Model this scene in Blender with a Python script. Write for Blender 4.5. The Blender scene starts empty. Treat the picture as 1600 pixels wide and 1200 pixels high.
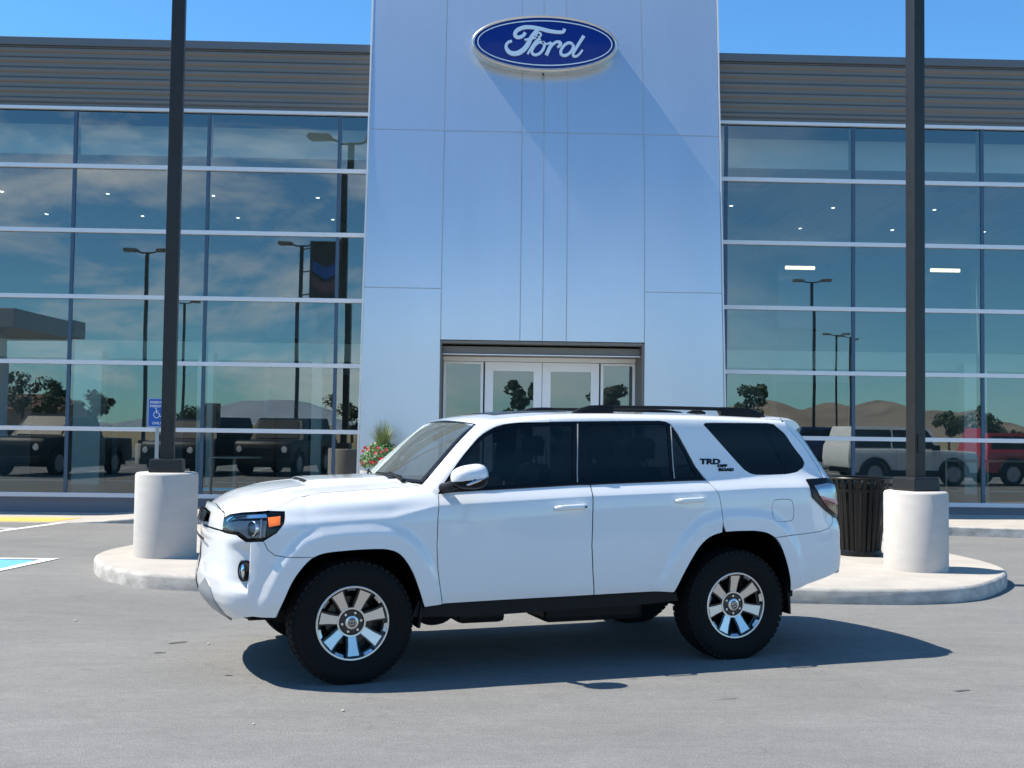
import bpy, bmesh, math, random
import numpy as np
from mathutils import Vector, Matrix
from mathutils.geometry import delaunay_2d_cdt
random.seed(7)
R = math.radians
scene = bpy.context.scene
COL = scene.collection

# ------------------------------------------------------------------ camera
CAM_H, FPX, PITCH, ROLL, HEAD = 1.62, 1745.0, .0416, .0133, .0299
cam = bpy.data.cameras.new('camera')
cam.sensor_fit = 'HORIZONTAL'; cam.sensor_width = 36.0
cam.lens = FPX / 1600 * 36
cam.clip_start = .1; cam.clip_end = 6000
cam_ob = bpy.data.objects.new('camera', cam); COL.objects.link(cam_ob)
fw0 = Vector((math.sin(HEAD), math.cos(HEAD), 0)); rt0 = Vector((math.cos(HEAD), -math.sin(HEAD), 0))
fwd = fw0 * math.cos(PITCH) + Vector((0, 0, 1)) * math.sin(PITCH)
up0 = -fw0 * math.sin(PITCH) + Vector((0, 0, 1)) * math.cos(PITCH)
rt = rt0 * math.cos(ROLL) + up0 * math.sin(ROLL)
up = -rt0 * math.sin(ROLL) + up0 * math.cos(ROLL)
M = Matrix((rt, up, -fwd)).transposed().to_4x4(); M.translation = Vector((0, 0, CAM_H))
cam_ob.matrix_world = M
scene.camera = cam_ob

# ------------------------------------------------------------------ sky, sun, exposure
SUN = Vector((-.672, .075, 1.0)).normalized()
world = bpy.data.worlds.new('World'); scene.world = world; world.use_nodes = True
nt = world.node_tree; nt.nodes.clear()
out = nt.nodes.new('ShaderNodeOutputWorld'); bg = nt.nodes.new('ShaderNodeBackground')
sky = nt.nodes.new('ShaderNodeTexSky'); sky.sky_type = 'NISHITA'; sky.sun_disc = False
sky.sun_elevation = math.asin(SUN.z); sky.sun_rotation = math.atan2(SUN.x, SUN.y)
sky.altitude = 1300; sky.air_density = 1.0; sky.dust_density = .35; sky.ozone_density = 2.2
bg.inputs['Strength'].default_value = SKY_STRENGTH = .108
tint = nt.nodes.new('ShaderNodeMix'); tint.data_type = 'RGBA'; tint.blend_type = 'MULTIPLY'
tint.inputs['Factor'].default_value = 1.0
tint.inputs['B'].default_value = (.57, 1.06, 1.31, 1)
nt.links.new(sky.outputs['Color'], tint.inputs['A'])
# thin broken cloud, standing on the side of the sky away from the building
tc = nt.nodes.new('ShaderNodeTexCoord'); sep = nt.nodes.new('ShaderNodeSeparateXYZ')
nt.links.new(tc.outputs['Generated'], sep.inputs[0])
mp = nt.nodes.new('ShaderNodeMapping'); mp.inputs['Scale'].default_value = (1.0, 1.0, 2.6)
nz = nt.nodes.new('ShaderNodeTexNoise'); nz.inputs['Scale'].default_value = 3.1; nz.inputs['Detail'].default_value = 9
nz.inputs['Roughness'].default_value = .62; nz.inputs['Distortion'].default_value = .35
nt.links.new(tc.outputs['Generated'], mp.inputs[0]); nt.links.new(mp.outputs[0], nz.inputs['Vector'])
cr = nt.nodes.new('ShaderNodeMapRange'); cr.inputs['From Min'].default_value = .46; cr.inputs['From Max'].default_value = .64
cr.inputs['To Max'].default_value = .95
nt.links.new(nz.outputs['Fac'], cr.inputs['Value'])
fr = nt.nodes.new('ShaderNodeMapRange'); fr.inputs['From Min'].default_value = .15; fr.inputs['From Max'].default_value = -.35
nt.links.new(sep.outputs['Y'], fr.inputs['Value'])
hz = nt.nodes.new('ShaderNodeMapRange'); hz.inputs['From Min'].default_value = .40; hz.inputs['From Max'].default_value = .26
nt.links.new(sep.outputs['Z'], hz.inputs['Value'])
hx = nt.nodes.new('ShaderNodeMapRange'); hx.inputs['From Min'].default_value = .30; hx.inputs['From Max'].default_value = -.12; hx.inputs['To Min'].default_value = .12
nt.links.new(sep.outputs['X'], hx.inputs['Value'])
m3 = nt.nodes.new('ShaderNodeMath'); m3.operation = 'MULTIPLY'; nt.links.new(hz.outputs[0], m3.inputs[0]); nt.links.new(hx.outputs[0], m3.inputs[1])
m1 = nt.nodes.new('ShaderNodeMath'); m1.operation = 'MULTIPLY'; m2 = nt.nodes.new('ShaderNodeMath'); m2.operation = 'MULTIPLY'
nt.links.new(cr.outputs[0], m1.inputs[0]); nt.links.new(fr.outputs[0], m1.inputs[1])
nt.links.new(m1.outputs[0], m2.inputs[0]); nt.links.new(m3.outputs[0], m2.inputs[1])
cm = nt.nodes.new('ShaderNodeMix'); cm.data_type = 'RGBA'; cm.inputs['B'].default_value = (10.5, 10.8, 11, 1)
nt.links.new(m2.outputs[0], cm.inputs['Factor']); nt.links.new(tint.outputs['Result'], cm.inputs['A'])
nt.links.new(cm.outputs['Result'], bg.inputs['Color']); nt.links.new(bg.outputs[0], out.inputs[0])

sl = bpy.data.lights.new('sun', 'SUN'); sl.energy = 5.0; sl.angle = R(.53); sl.color = (1.0, .935, .83)
so = bpy.data.objects.new('sun', sl); COL.objects.link(so); so.rotation_euler = (-SUN).to_track_quat('-Z', 'Y').to_euler()
so.location = (-20, 5, 40)
vs = scene.view_settings; vs.view_transform = 'Standard'; vs.look = 'None'; vs.gamma = 1; vs.use_curve_mapping = False
vs.exposure = .66

# ------------------------------------------------------------------ materials
def mat(name, base, rough=.5, metal=0., coat=0., spec=.5, vary=None, bump=None, emit=None, stretch=(1, 1, 1), aniso=0):
    """vary = (scale, amount, dark colour or None); bump = (scale, strength)"""
    m = bpy.data.materials.new(name); m.use_nodes = True
    t = m.node_tree; b = t.nodes['Principled BSDF']
    b.inputs['Base Color'].default_value = (*base, 1); b.inputs['Roughness'].default_value = rough
    b.inputs['Metallic'].default_value = metal; b.inputs['Coat Weight'].default_value = coat
    b.inputs['Coat Roughness'].default_value = .03; b.inputs['Specular IOR Level'].default_value = spec
    if emit:
        b.inputs['Emission Color'].default_value = (*emit[0], 1); b.inputs['Emission Strength'].default_value = emit[1]
    if vary or bump:
        c = t.nodes.new('ShaderNodeTexCoord'); mpn = t.nodes.new('ShaderNodeMapping'); mpn.inputs['Scale'].default_value = stretch
        t.links.new(c.outputs['Object'], mpn.inputs[0])
    if vary:
        n = t.nodes.new('ShaderNodeTexNoise'); n.inputs['Scale'].default_value = vary[0]; n.inputs['Detail'].default_value = 7
        n.inputs['Roughness'].default_value = .6
        t.links.new(mpn.outputs[0], n.inputs['Vector'])
        mr = t.nodes.new('ShaderNodeMapRange'); mr.inputs['From Min'].default_value = .3; mr.inputs['From Max'].default_value = .7
        t.links.new(n.outputs['Fac'], mr.inputs['Value'])
        mx = t.nodes.new('ShaderNodeMix'); mx.data_type = 'RGBA'
        dk = vary[2] if len(vary) > 2 and vary[2] else tuple(x * (1 - vary[1]) for x in base)
        lt = tuple(min(1, x * (1 + vary[1] * .6)) for x in base)
        mx.inputs['A'].default_value = (*dk, 1); mx.inputs['B'].default_value = (*lt, 1)
        t.links.new(mr.outputs[0], mx.inputs['Factor']); t.links.new(mx.outputs['Result'], b.inputs['Base Color'])
    if bump:
        n2 = t.nodes.new('ShaderNodeTexNoise'); n2.inputs['Scale'].default_value = bump[0]; n2.inputs['Detail'].default_value = 5
        t.links.new(mpn.outputs[0], n2.inputs['Vector'])
        bp = t.nodes.new('ShaderNodeBump'); bp.inputs['Strength'].default_value = bump[1]; bp.inputs['Distance'].default_value = .01
        t.links.new(n2.outputs['Fac'], bp.inputs['Height']); t.links.new(bp.outputs[0], b.inputs['Normal'])
    return m

def glass(name, tint_c, refl, rough=0., wave=None, film=0):
    """thin architectural glass: tinted see-through mixed with a mirror by Fresnel"""
    m = bpy.data.materials.new(name); m.use_nodes = True
    t = m.node_tree; t.nodes.clear()
    o = t.nodes.new('ShaderNodeOutputMaterial'); mx = t.nodes.new('ShaderNodeMixShader')
    tr = t.nodes.new('ShaderNodeBsdfTransparent'); tr.inputs[0].default_value = (*tint_c, 1)
    gl = t.nodes.new('ShaderNodeBsdfGlossy'); gl.inputs['Roughness'].default_value = rough
    gl.inputs['Color'].default_value = (.96, 1, .96, 1)
    f = t.nodes.new('ShaderNodeFresnel'); f.inputs['IOR'].default_value = 1.5
    mr = t.nodes.new('ShaderNodeMapRange'); mr.inputs['From Min'].default_value = .04; mr.inputs['From Max'].default_value = 1
    mr.inputs['To Min'].default_value = refl; mr.inputs['To Max'].default_value = 1
    t.links.new(f.outputs[0], mr.inputs['Value']); t.links.new(mr.outputs[0], mx.inputs['Fac'])
    t.links.new(tr.outputs[0], mx.inputs[1]); t.links.new(gl.outputs[0], mx.inputs[2]); t.links.new(mx.outputs[0], o.inputs[0])
    if film:
        df = t.nodes.new('ShaderNodeBsdfDiffuse'); df.inputs[0].default_value = (.62, .68, .63, 1)
        mf = t.nodes.new('ShaderNodeMixShader'); mf.inputs['Fac'].default_value = film
        t.links.new(mx.outputs[0], mf.inputs[1]); t.links.new(df.outputs[0], mf.inputs[2]); t.links.new(mf.outputs[0], o.inputs[0])
    if wave:
        c = t.nodes.new('ShaderNodeTexCoord'); n = t.nodes.new('ShaderNodeTexNoise')
        n.inputs['Scale'].default_value = wave[0]; n.inputs['Detail'].default_value = 1
        t.links.new(c.outputs['Object'], n.inputs['Vector'])
        bp = t.nodes.new('ShaderNodeBump'); bp.inputs['Strength'].default_value = wave[1]; bp.inputs['Distance'].default_value = .01
        t.links.new(n.outputs['Fac'], bp.inputs['Height']); t.links.new(bp.outputs[0], gl.inputs['Normal'])
    return m

def asphalt_mat():
    m = bpy.data.materials.new('worn_asphalt'); m.use_nodes = True
    t = m.node_tree; b = t.nodes['Principled BSDF']; b.inputs['Roughness'].default_value = .88
    c = t.nodes.new('ShaderNodeTexCoord')
    def noise(sc, det, st, dist=0):
        mpn = t.nodes.new('ShaderNodeMapping'); mpn.inputs['Scale'].default_value = st; mpn.inputs['Rotation'].default_value = (0, 0, R(-7))
        t.links.new(c.outputs['Object'], mpn.inputs[0])
        n = t.nodes.new('ShaderNodeTexNoise'); n.inputs['Scale'].default_value = sc; n.inputs['Detail'].default_value = det
        n.inputs['Roughness'].default_value = .65; n.inputs['Distortion'].default_value = dist
        t.links.new(mpn.outputs[0], n.inputs['Vector']); return n
    def ramp(n, a, bb, lo, hi):
        r_ = t.nodes.new('ShaderNodeMapRange'); r_.inputs['From Min'].default_value = a; r_.inputs['From Max'].default_value = bb
        r_.inputs['To Min'].default_value = lo; r_.inputs['To Max'].default_value = hi
        t.links.new(n.outputs[0], r_.inputs['Value']); return r_
    def mul(a, bb):
        x = t.nodes.new('ShaderNodeMath'); x.operation = 'MULTIPLY'; t.links.new(a.outputs[0], x.inputs[0]); t.links.new(bb.outputs[0], x.inputs[1]); return x
    big = ramp(noise(.55, 6, (.45, 1, 1), .6), .3, .7, .86, 1.10)
    streak = ramp(noise(3.4, 9, (.5, 1.5, 1), .8), .32, .68, .90, 1.08)
    mid = ramp(noise(21, 6, (.7, 1.2, 1)), .3, .7, .88, 1.10)
    grit = ramp(noise(95, 4, (1, 1, 1)), .32, .68, .64, 1.32)
    spot = ramp(noise(2.3, 3, (1.0, 1.6, 1), .5), .26, .31, .62, 1.0)
    v = mul(mul(mul(big, streak), mul(mid, grit)), spot)
    # hairline cracks
    vo = t.nodes.new('ShaderNodeTexVoronoi'); vo.feature = 'DISTANCE_TO_EDGE'; vo.inputs['Scale'].default_value = .42
    wn = noise(1.7, 6, (1, 1, 1)); va = t.nodes.new('ShaderNodeVectorMath'); va.operation = 'MULTIPLY_ADD'
    va.inputs[1].default_value = (.9, .9, 0); t.links.new(wn.outputs['Color'], va.inputs[0]); t.links.new(c.outputs['Object'], va.inputs[2])
    t.links.new(va.outputs[0], vo.inputs['Vector'])
    ck = ramp(vo, .0008, .004, .84, 1.0)
    gate = ramp(noise(.5, 2, (1, 1, 1)), .5, .62, 1.0, 0.0)
    mm = t.nodes.new('ShaderNodeMath'); mm.operation = 'MAXIMUM'; t.links.new(ck.outputs[0], mm.inputs[0]); t.links.new(gate.outputs[0], mm.inputs[1])
    v = mul(v, mm)
    mx = t.nodes.new('ShaderNodeMix'); mx.data_type = 'RGBA'; mx.blend_type = 'MULTIPLY'; mx.inputs['Factor'].default_value = 1
    mx.inputs['A'].default_value = (.192, .190, .181, 1); t.links.new(v.outputs[0], mx.inputs['B'])
    t.links.new(mx.outputs['Result'], b.inputs['Base Color'])
    bp = t.nodes.new('ShaderNodeBump'); bp.inputs['Strength'].default_value = .6; bp.inputs['Distance'].default_value = .008
    t.links.new(noise(130, 4, (1, 1, 1)).outputs['Fac'], bp.inputs['Height']); t.links.new(bp.outputs[0], b.inputs['Normal'])
    return m

M_ASPH = asphalt_mat()
M_FIELD = mat('dry_grass', (.30, .24, .13), .95, vary=(.05, .4, (.18, .15, .08)))
M_HILL = mat('dry_hill', (.27, .225, .175), .95, vary=(.02, .35))
M_MTN = mat('far_mountain', (.28, .34, .40), .95, vary=(.004, .2))  # pale blue-grey: the haze of distance is painted into the base colour
M_CONC = mat('pale_concrete', (.425, .392, .345), .85, vary=(2.6, .13), bump=(90, .25))
M_CONC2 = mat('cast_concrete', (.53, .495, .45), .8, vary=(3.0, .08), bump=(60, .18), stretch=(1, 1, 3))
M_KERB = mat('kerb_concrete', (.47, .445, .405), .85, vary=(5, .38), bump=(90, .3), stretch=(1, 1, 2))
M_WLINE = mat('white_paint', (.72, .71, .68), .7, vary=(18, .18))
M_YLINE = mat('yellow_paint', (.78, .44, .11), .75, vary=(12, .15), bump=(40, .4))
M_BLUEP = mat('blue_paint', (.13, .42, .72), .7, vary=(14, .18))
M_PANEL = mat('silver_panel', (.585, .64, .70), .30, metal=.66, vary=(1.4, .035), stretch=(1, 1, .15))
M_PANELE = mat('panel_edge', (.60, .61, .63), .4, metal=.5)
M_DARKGAP = mat('joint_grey', (.62, .63, .64), .5)
M_CORR = mat('corrugated_bronze', (.18, .163, .145), .42, metal=.35)
M_CAP = mat('parapet_metal', (.13, .14, .15), .45, metal=.3)
M_TRANS = mat('transom_white', (.70, .71, .73), .35, metal=.15)
M_MULL = mat('mullion_dark', (.055, .10, .16), .4, metal=.3)
M_MULLI = mat('mullion_inner', (.33, .36, .38), .5)
M_PLINTH = mat('plinth_metal', (.165, .175, .20), .5, metal=.2)
M_BRONZE = mat('bronze_lining', (.20, .185, .165), .5, metal=.25)
M_DOORF = mat('door_frame_silver', (.92, .92, .92), .4)
M_GLASS = glass('showroom_glass', (.72, .85, .83), .185, wave=(.6, .08))
M_GLASSD = glass('door_glass', (.62, .76, .73), .15, wave=(.8, .02))
M_IWALL = mat('inner_wall', (.88, .90, .89), .9)
M_IWALLD = mat('inner_wall_grey', (.20, .225, .245), .9)
M_ICEIL = mat('ceiling_tile', (.58, .60, .61), .9)
M_IFLOOR = mat('showroom_floor', (.10, .105, .11), .3)
M_IDARK = mat('dark_interior', (.03, .035, .04), .6)
M_SCREEN = mat('screen_blue', (.02, .06, .16), .25)
M_LED = mat('downlight_glow', (1, 1, 1), .5, emit=((1, .96, .88), 2))
M_STRIP = mat('strip_glow', (1, 1, 1), .5, emit=((1, .82, .52), 1.3))
M_POLE = mat('dark_bronze_paint', (.020, .019, .018), .42, metal=.2, vary=(9, .2))
M_HEADL = mat('lamp_head', (.20, .19, .16), .5)
M_BLACK = mat('black_steel', (.012, .012, .013), .32)
M_BLACK2 = mat('black_powder_coat', (.009, .009, .0085), .38, spec=.25)
M_GALV = mat('galvanised_post', (.42, .43, .43), .45, metal=.6)
M_SIGNB = mat('sign_blue', (.012, .10, .42), .45)
M_WHITE = mat('print_white', (.80, .80, .80), .5)
M_OVALB = mat('oval_blue', (.002, .026, .22), .3, spec=.25)
M_CHROME = mat('chrome', (.78, .79, .80), .12, metal=1)
M_SATIN = mat('satin_silver', (.62, .60, .56), .28, metal=.85)
M_LETTER = mat('letter_silver', (.74, .80, .84), .3, metal=.3)
# car
M_PAINT = mat('white_car_paint', (.76, .765, .765), .35, coat=1.0, vary=(2.5, .02))
M_TRIM = mat('gloss_black_trim', (.004, .004, .005), .22, spec=.3)
M_PLAST = mat('black_plastic', (.009, .009, .010), .5, spec=.2)
M_WELL = mat('wheel_well_black', (.003, .003, .0035), 1.0, spec=.05)
M_RUB = mat('tyre_rubber', (.008, .008, .0085), .8, spec=.2, bump=(60, .15))
M_CGLASS = glass('tinted_car_glass', (.20, .225, .235), .03)
M_PGLASS = glass('privacy_glass', (.13, .14, .15), .03)
M_WSHIELD = glass('windscreen_glass', (.84, .92, .88), .04, film=.10)
M_LENS = glass('clear_lens', (.96, .97, .98), .025)
M_ALLOY = mat('machined_alloy', (.70, .70, .69), .32, metal=1)
M_RIMBLK = mat('rim_black', (.008, .008, .009), .28, coat=.4)
M_AMBER = mat('amber_lens', (1.0, .20, .03), .35)
M_RED = mat('red_lens', (.16, .012, .012), .15, coat=.8)
M_LAMPG = mat('lamp_grey', (.36, .365, .37), .35)
M_DASH = mat('dash_grey', (.34, .36, .335), .7)
M_SEAT = mat('seat_black', (.035, .036, .037), .7)
M_TAILC = mat('tail_clear', (.40, .43, .47), .22, metal=.8)
M_PINK = mat('tail_reflector', (.72, .30, .30), .3)
M_SKID = mat('skid_silver', (.34, .36, .38), .4, metal=.35)

# ------------------------------------------------------------------ mesh helpers
class MB:
    def __init__(s): s.v = []; s.f = []; s.m = []
    def add(s, vs, fs, mi=0):
        o = len(s.v); s.v += [tuple(map(float, p)) for p in vs]
        for q in fs: s.f.append(tuple(o + i for i in q)); s.m.append(mi)
        return s
    def box(s, a, b, mi=0):
        x0, y0, z0 = a; x1, y1, z1 = b
        return s.add([(x0, y0, z0), (x1, y0, z0), (x1, y1, z0), (x0, y1, z0), (x0, y0, z1), (x1, y0, z1), (x1, y1, z1), (x0, y1, z1)],
                     [(0, 3, 2, 1), (4, 5, 6, 7), (0, 1, 5, 4), (1, 2, 6, 5), (2, 3, 7, 6), (3, 0, 4, 7)], mi)
    def grid(s, rows, mi=0, closed=False, flip=False):
        n = len(rows[0]); vs_ = [p for r in rows for p in r]; fs = []
        for i in range(len(rows) - 1):
            for j in range(n if closed else n - 1):
                k = (j + 1) % n
                q = (i * n + j, i * n + k, (i + 1) * n + k, (i + 1) * n + j)
                fs.append(q[::-1] if flip else q)
        return s.add(vs_, fs, mi)
    def lathe(s, prof, n=48, axis='z', c=(0, 0, 0), mi=0, a0=0, a1=2 * math.pi):
        """prof = [(r, t)], around the axis through c"""
        rows = []
        for r_, t_ in prof:
            row = []
            for k in range(n):
                a = a0 + (a1 - a0) * k / n
                x, y = r_ * math.cos(a), r_ * math.sin(a)
                if axis == 'z': row.append((c[0] + x, c[1] + y, c[2] + t_))
                elif axis == 'y': row.append((c[0] + x, c[1] + t_, c[2] + y))
                else: row.append((c[0] + t_, c[1] + x, c[2] + y))
            rows.append(row)
        return s.grid(rows, mi, closed=True, flip=(axis == 'y'))
    def tube(s, pts, r_, n=8, mi=0, cap=True):
        pts = [Vector(p) for p in pts]; rows = []
        for i, p in enumerate(pts):
            d = (pts[min(i + 1, len(pts) - 1)] - pts[max(i - 1, 0)]).normalized()
            a = d.orthogonal().normalized() if abs(d.z) > .9 else d.cross(Vector((0, 0, 1))).normalized()
            b = d.cross(a); rr = r_[i] if isinstance(r_, (list, tuple)) else r_
            rows.append([tuple(p + (a * math.cos(2 * math.pi * k / n) + b * math.sin(2 * math.pi * k / n)) * rr) for k in range(n)])
        o = len(s.v); s.grid(rows, mi, closed=True)
        if cap:
            s.f.append(tuple(o + k for k in range(n))); s.m.append(mi)
            s.f.append(tuple(o + (len(rows) - 1) * n + k for k in range(n))[::-1]); s.m.append(mi)
        return s
    def prism(s, poly, z0, z1, mi=0, to=lambda x, y, z: (x, y, z)):
        n = len(poly)
        vs_ = [to(x, y, z0) for x, y in poly] + [to(x, y, z1) for x, y in poly]
        fs = [(i, (i + 1) % n, n + (i + 1) % n, n + i) for i in range(n)] + [tuple(range(n))[::-1], tuple(range(n, 2 * n))]
        return s.add(vs_, fs, mi)
    def build(s, name, mats, parent=None, smooth=False, bevel=0, recalc=True, angle=40):
        me = bpy.data.meshes.new(name); me.from_pydata(s.v, [], s.f)
        for m_ in (mats if isinstance(mats, (list, tuple)) else [mats]): me.materials.append(m_)
        me.polygons.foreach_set('material_index', s.m)
        if recalc or bevel:
            bm = bmesh.new(); bm.from_mesh(me)
            if bevel:
                bmesh.ops.bevel(bm, geom=[e for e in bm.edges if e.is_manifold and e.calc_face_angle(0) > .6], offset=bevel, segments=2, affect='EDGES', profile=.6)
            if recalc: bmesh.ops.recalc_face_normals(bm, faces=bm.faces)
            bm.to_mesh(me); bm.free()
        if smooth:
            me.polygons.foreach_set('use_smooth', [True] * len(me.polygons))
            me.set_sharp_from_angle(angle=R(angle))
        return link(name, me, parent)

def link(name, me, parent=None):
    o = bpy.data.objects.new(name, me); COL.objects.link(o)
    if parent is not None: o.parent = parent
    return o
def thing(name, label, cat, loc=(0, 0, 0), rz=0, group=None):
    o = bpy.data.objects.new(name, None); COL.objects.link(o); o.location = loc; o.rotation_euler = (0, 0, rz)
    o.empty_display_size = .2
    return tag(o, label, cat, group)
def tag(o, label, cat, group=None):
    o['label'] = label; o['category'] = cat
    if group: o['group'] = group
    return o
def struct(o): o['kind'] = 'structure'; return o
def stuff(o): o['kind'] = 'stuff'; return o
def copy_tree(o, parent=None):
    c = o.copy(); COL.objects.link(c)
    if parent is not None: c.parent = parent
    for ch in list(o.children): copy_tree(ch, c)
    return c
def smooth_line(pts, k=6):
    """Catmull-Rom through points"""
    P_ = [Vector(p) for p in pts]; o = []
    for i in range(len(P_) - 1):
        a, b, c, d = P_[max(i - 1, 0)], P_[i], P_[i + 1], P_[min(i + 2, len(P_) - 1)]
        for j in range(k):
            t_ = j / k
            o.append(.5 * ((2 * b) + (c - a) * t_ + (2 * a - 5 * b + 4 * c - d) * t_ ** 2 + (3 * b - a - 3 * c + d) * t_ ** 3))
    o.append(P_[-1]); return o
def ribbon(pts, w, k=6, closed=False):
    """flat stroke of width w (2-D) with round ends -> polygon quads as (verts2d, faces)"""
    q = smooth_line([(x, y, 0) for x, y in pts], k)
    L, Rr = [], []
    n = len(q)
    for i, p in enumerate(q):
        d = (q[min(i + 1, n - 1)] - q[max(i - 1, 0)]).normalized(); nn_ = Vector((-d.y, d.x, 0))
        ww = w(i / (n - 1)) if callable(w) else w
        L.append(p + nn_ * ww / 2); Rr.append(p - nn_ * ww / 2)
    vs_ = [(p.x, p.y) for p in L] + [(p.x, p.y) for p in Rr]
    fs = [(i, i + 1, n + i + 1, n + i) for i in range(n - 1)]
    return vs_, fs
def stroke(mb, pts, w, t0, t1, to, k=6, mi=0):
    vs_, fs = ribbon(pts, w, k); n = len(vs_); h = n // 2
    vv = [to(x, y, t0) for x, y in vs_] + [to(x, y, t1) for x, y in vs_]
    ff = [tuple(n + i for i in f) for f in fs] + [f[::-1] for f in fs]
    for i in range(h - 1):
        ff += [(i, i + 1, n + i + 1, n + i), (h + i, h + i + 1, n + h + i + 1, n + h + i)]
    ff += [(0, h, n + h, n), (h - 1, n - 1, 2 * n - 1, n + h - 1)]
    mb.add(vv, ff, mi)
def text_mesh(body, size, depth, shear=0, spacing=1, bold=0):
    cu = bpy.data.curves.new('text', 'FONT'); cu.body = body; cu.size = size; cu.extrude = depth; cu.align_x = 'CENTER'; cu.align_y = 'CENTER'
    cu.shear = shear; cu.space_character = spacing; cu.offset = bold; cu.resolution_u = 3
    ob = bpy.data.objects.new('text', cu); COL.objects.link(ob)
    dg = bpy.context.evaluated_depsgraph_get(); me = bpy.data.meshes.new_from_object(ob.evaluated_get(dg))
    bpy.data.objects.remove(ob); return me
def text_on(name, body, size, depth, mtx, m_, parent, **k):
    me = text_mesh(body, size, depth, **k); me.transform(mtx); me.materials.clear(); me.materials.append(m_); me.name = name
    return link(name, me, parent)
# ------------------------------------------------------------------ ground, paving, paint
FY = 20.9                                     # plane of the shop front
g = MB(); g.add([(-900, -900, -.03), (900, -900, -.03), (900, 900, -.03), (-900, 900, -.03)], [(0, 1, 2, 3)])
struct(g.build('ground', M_FIELD))
g = MB(); g.add([(-75, -42, 0), (75, -42, 0), (75, 42, 0), (-75, 42, 0)], [(0, 1, 2, 3)])
LOT = struct(g.build('parking_lot', M_ASPH))

def sw_front(x):
    return float(np.interp(x, [-18, 4.2, 5.4, 7.7, 8.8, 11, 18], [18.7, 18.7, 18.32, 18.08, 17.78, 17.0, 14.0]))
def sw_z(x):
    t = min(1, max(0, (x + 6.9) / 2.3)); return .008 + .142 * t * t * (3 - 2 * t)
g = MB(); rows_t, rows_f = [], []
xs = [-18 + .25 * i for i in range(145)]
top = [[(x, sw_front(x) + .02, sw_z(x)) for x in xs], [(x, FY + .3, sw_z(x)) for x in xs]]
face = [[(x, sw_front(x), -.02) for x in xs], [(x, sw_front(x), sw_z(x) - .02) for x in xs], [(x, sw_front(x) + .006, sw_z(x) - .006) for x in xs], [(x, sw_front(x) + .02, sw_z(x)) for x in xs]]
g.grid(top, 0); g.grid(face, 1)
SIDEWALK = struct(g.build('sidewalk', [M_CONC, M_KERB]))
g = MB(); ys = [-18 + .25 * i for i in range(44)]
g.grid([[(x, 18.73, sw_z(x) + .004) for x in ys] + [(-7.04, 18.73, sw_z(-7.04) + .004)], [(x, 19.62, sw_z(x) + .004) for x in ys] + [(-6.82, 19.62, sw_z(-6.82) + .004)]])
g.build('yellow_paint', M_YLINE, SIDEWALK)
g = MB(); xj = [-14.5, -11.5, -8.5, -5.5, 4.9, 8, 11, 14]
for x in xj: g.box((x - .006, sw_front(x) + .03, sw_z(x) - .004), (x + .006, FY - .05, sw_z(x) + .0025))
g.build('expansion_joint', M_KERB, SIDEWALK)

# paving island the lamp poles stand on
ISL = [(-2.75, 11.13), (-3.23, 11.27), (-3.56, 11.5), (-3.93, 11.95), (-4.2, 12.5), (-4.34, 12.98), (-4.36, 13.5), (-4.25, 14.1), (-4.15, 15.5), (-4.1, 17.0),
       (5.45, 17.0), (5.7, 15.5), (5.93, 14.2), (6.02, 13.3), (5.97, 12.6), (5.8, 12.1), (5.5, 11.62), (5.12, 11.15), (4.86, 10.93), (4.55, 10.77), (4.25, 10.69), (4.0, 10.665), (3.4, 10.67), (3.1, 10.7), (0, 10.9)]
ISLC = smooth_line([(x, y, 0) for x, y in ISL + [ISL[0]]], 5)[:-1]
c0 = Vector((.8, 14, 0))
def inset(p, d): v = (c0 - p).normalized(); return p + v * d
g = MB()
lv = [(0, -.02), (.0, .115), (.012, .138), (.035, .15)]
g.grid([[(*inset(p, d).xy, z) for p in ISLC] for d, z in lv], 1, closed=True)
o_ = len(g.v); g.add([(*inset(p, .035).xy, .15) for p in ISLC], [tuple(range(len(ISLC)))], 0)
ISLAND = struct(g.build('paving_island', [M_CONC, M_KERB], smooth=True, angle=50))

def flat(name, polys, m_, z=.004, parent=LOT):
    g = MB()
    for p in polys: g.add([(x, y, z) for x, y in p], [tuple(range(len(p)))])
    return g.build(name, m_, parent, recalc=False)
flat('painted_line', [[(-7.52, 16.0), (-7.38, 16.0), (-6.74, 18.72), (-6.9, 18.72)]], M_WLINE)
flat('painted_line', [[(-12, 17.68), (-12, 17.8), (-7.08, 17.62), (-7.12, 17.5)]], M_WLINE, .008)
flat('blue_marking', [[(-7.6, 12.45), (-5.28, 12.45), (-5.24, 13.55), (-7.6, 13.62)]], M_BLUEP)
flat('painted_border', [[(-5.33, 12.3), (-5.24, 12.3), (-5.02, 13.7), (-5.2, 13.58)], [(-7.6, 13.6), (-5.2, 13.58), (-5.02, 13.7), (-7.6, 13.73)],
                        [(-7.6, 12.3), (-5.33, 12.3), (-5.31, 12.42), (-7.6, 12.42)], [(-5.75, 12.6), (-5.62, 12.6), (-5.6, 12.78), (-5.9, 12.9)]], M_WLINE, .008)
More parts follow.
